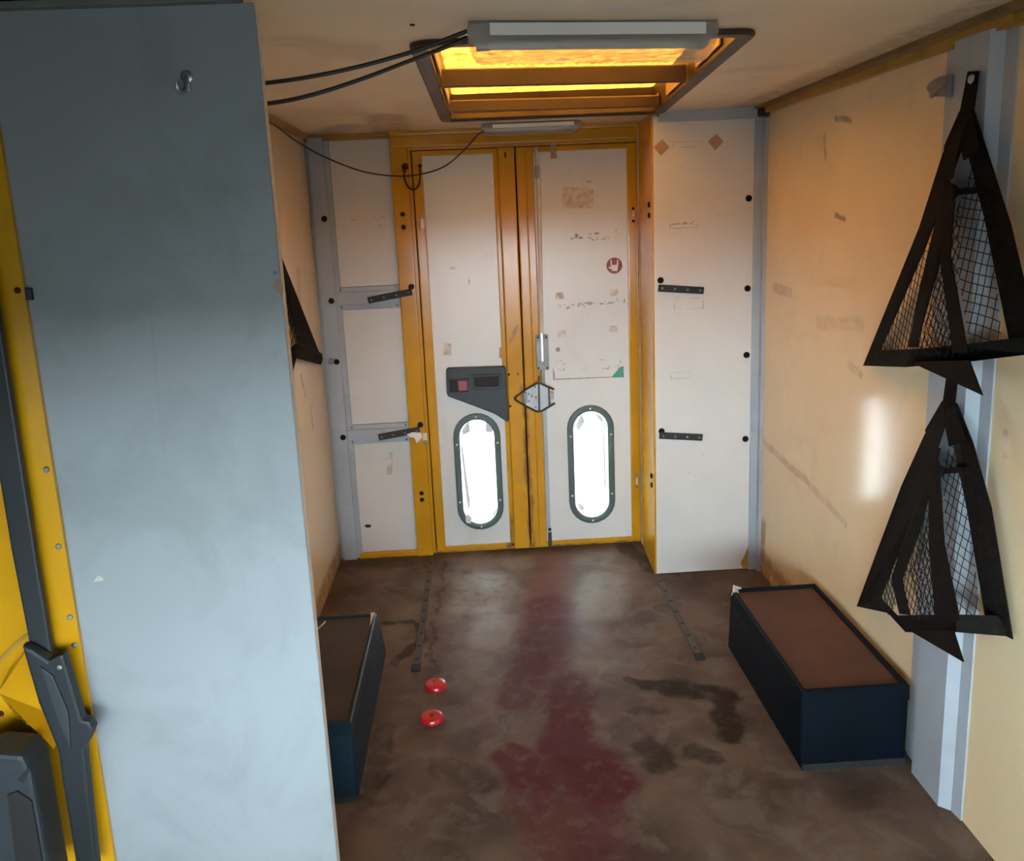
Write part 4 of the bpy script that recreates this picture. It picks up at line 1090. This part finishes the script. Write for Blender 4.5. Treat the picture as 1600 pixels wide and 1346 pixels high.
# --- floor rails
def rail(x, y0, y1, label, dx=0.0):
    r = empty('floor_rail', (x, (y0 + y1) / 2, 0), label, 'rail', 'tie-down rails in the floor')
    m = MB(); m.hexa([(x - 0.013 + dx, y0, 0), (x + 0.013 + dx, y0, 0), (x + 0.013, y1, 0), (x - 0.013, y1, 0), (x - 0.011 + dx, y0, 0.005), (x + 0.011 + dx, y0, 0.005), (x + 0.011, y1, 0.005), (x - 0.011, y1, 0.005)])
    m.build('track', MAT['rail'], r)
    n = int((y1 - y0) / 0.09)
    for q in range(n):
        y = y0 + 0.045 + q * 0.09; xx = x + dx * (1 - (y - y0) / (y1 - y0))
        dome('slot', (xx, y, 0.0045), (0, 0, 1), 0.007, MAT['dark'], r, 0.002)
    m = MB(); m.box(x - 0.016 + dx, x + 0.016 + dx, y0 - 0.03, y0 + 0.005, 0, 0.010, 0.003); m.build('end_stop', MAT['dark'], r)
    return r
rail(-0.248, 2.63, 3.56, 'dark tie-down rail in the floor near the left box', -0.014)
rail(0.694, 2.585, 3.235, 'dark tie-down rail in the floor running to the white panel')

# --- red reflectors on the floor
for i, (x, y, lab) in enumerate(((-0.191, 2.50, 'round red reflector on the floor, the farther one near the rail end'), (-0.195, 2.32, 'round red reflector on the floor, the nearer of the two'))):
    r = empty('floor_reflector', (x, y, 0), lab, 'reflector', 'red reflectors on the floor')
    MB().lathe([(0.036, 0), (0.036, 0.006), (0.032, 0.012), (0.018, 0.015), (0.010, 0.013), (0, 0.0125)], (0, 0, 1), (x, y, 0), 28).build('lens', MAT['red'], r, True)
    dome('screw', (x, y, 0.0125), (0, 0, 1), 0.006, MAT['rust_bolt'] if i else MAT['red'], r)

# --- seat belt at the pillar
sb = empty('seat_belt', (-0.82, 1.46, 0.0), 'dark seat belt column with lower cover beside the yellow pillar', 'seat belt')
m = MB(); m.prism([(-0.842, 1.455, 0.74), (-0.806, 1.455, 0.74), (-0.806, 1.455, 0.90), (-0.800, 1.455, 1.50), (-0.842, 1.455, 1.50), (-0.846, 1.455, 0.95)], (0, 0.014, 0), 0.004)
m.prism([(-0.842, 1.457, 1.49), (-0.802, 1.457, 1.49), (-0.802, 1.457, 1.80), (-0.842, 1.457, 1.80)], (0, 0.012, 0), 0.003)
m.build('strap', MAT['belt'], sb)
m = MB(); m.prism([(-0.842, 1.452, 0.775), (-0.825, 1.452, 0.765), (-0.800, 1.452, 0.742), (-0.782, 1.452, 0.750), (-0.773, 1.452, 0.753), (-0.766, 1.452, 0.690), (-0.758, 1.452, 0.620), (-0.745, 1.452, 0.616), (-0.740, 1.452, 0.600), (-0.746, 1.452, 0.585),
                  (-0.762, 1.452, 0.560), (-0.766, 1.452, 0.50), (-0.775, 1.452, 0.30), (-0.812, 1.452, 0.30), (-0.812, 1.452, 0.50), (-0.810, 1.452, 0.56), (-0.830, 1.452, 0.66)], (0, -0.022, 0), 0.006)
m.build('lower_cover', MAT['belt'], sb)
m = MB(); m.prism([(-0.815, 1.432, 0.735), (-0.795, 1.432, 0.715), (-0.778, 1.432, 0.640), (-0.785, 1.432, 0.560), (-0.800, 1.432, 0.620)], (0, -0.006, 0), 0.003); m.build('cover_ridge', MAT['trim_plastic'], sb)
dome('screw', (-0.782, 1.431, 0.728), (0, -1, 0), 0.005, MAT['galv'], sb)

hs = empty('belt_housing', (-0.89, 1.44, 0.3), 'dark grey plastic housing at the foot of the seat belt', 'housing')
m = MB(); m.prism([(-1.0, 1.45, 0.56), (-0.905, 1.45, 0.598), (-0.845, 1.45, 0.588), (-0.835, 1.45, 0.552), (-0.835, 1.45, 0.30), (-1.0, 1.45, 0.30)], (0, -0.07, 0), 0.008); m.build('shell', MAT['trim_plastic'], hs)
m = MB(); m.prism([(-0.858, 1.379, 0.545), (-0.835, 1.379, 0.567), (-0.832, 1.379, 0.563), (-0.850, 1.379, 0.537)], (0, -0.002, 0)); m.build('slot', MAT['dark'], hs)
m = MB(); m.prism([(-0.89, 1.379, 0.30), (-0.88, 1.379, 0.515), (-0.862, 1.379, 0.522), (-0.84, 1.379, 0.50), (-0.84, 1.379, 0.30)], (0, -0.004, 0), 0.002); m.build('inset', MAT['dark'], hs)
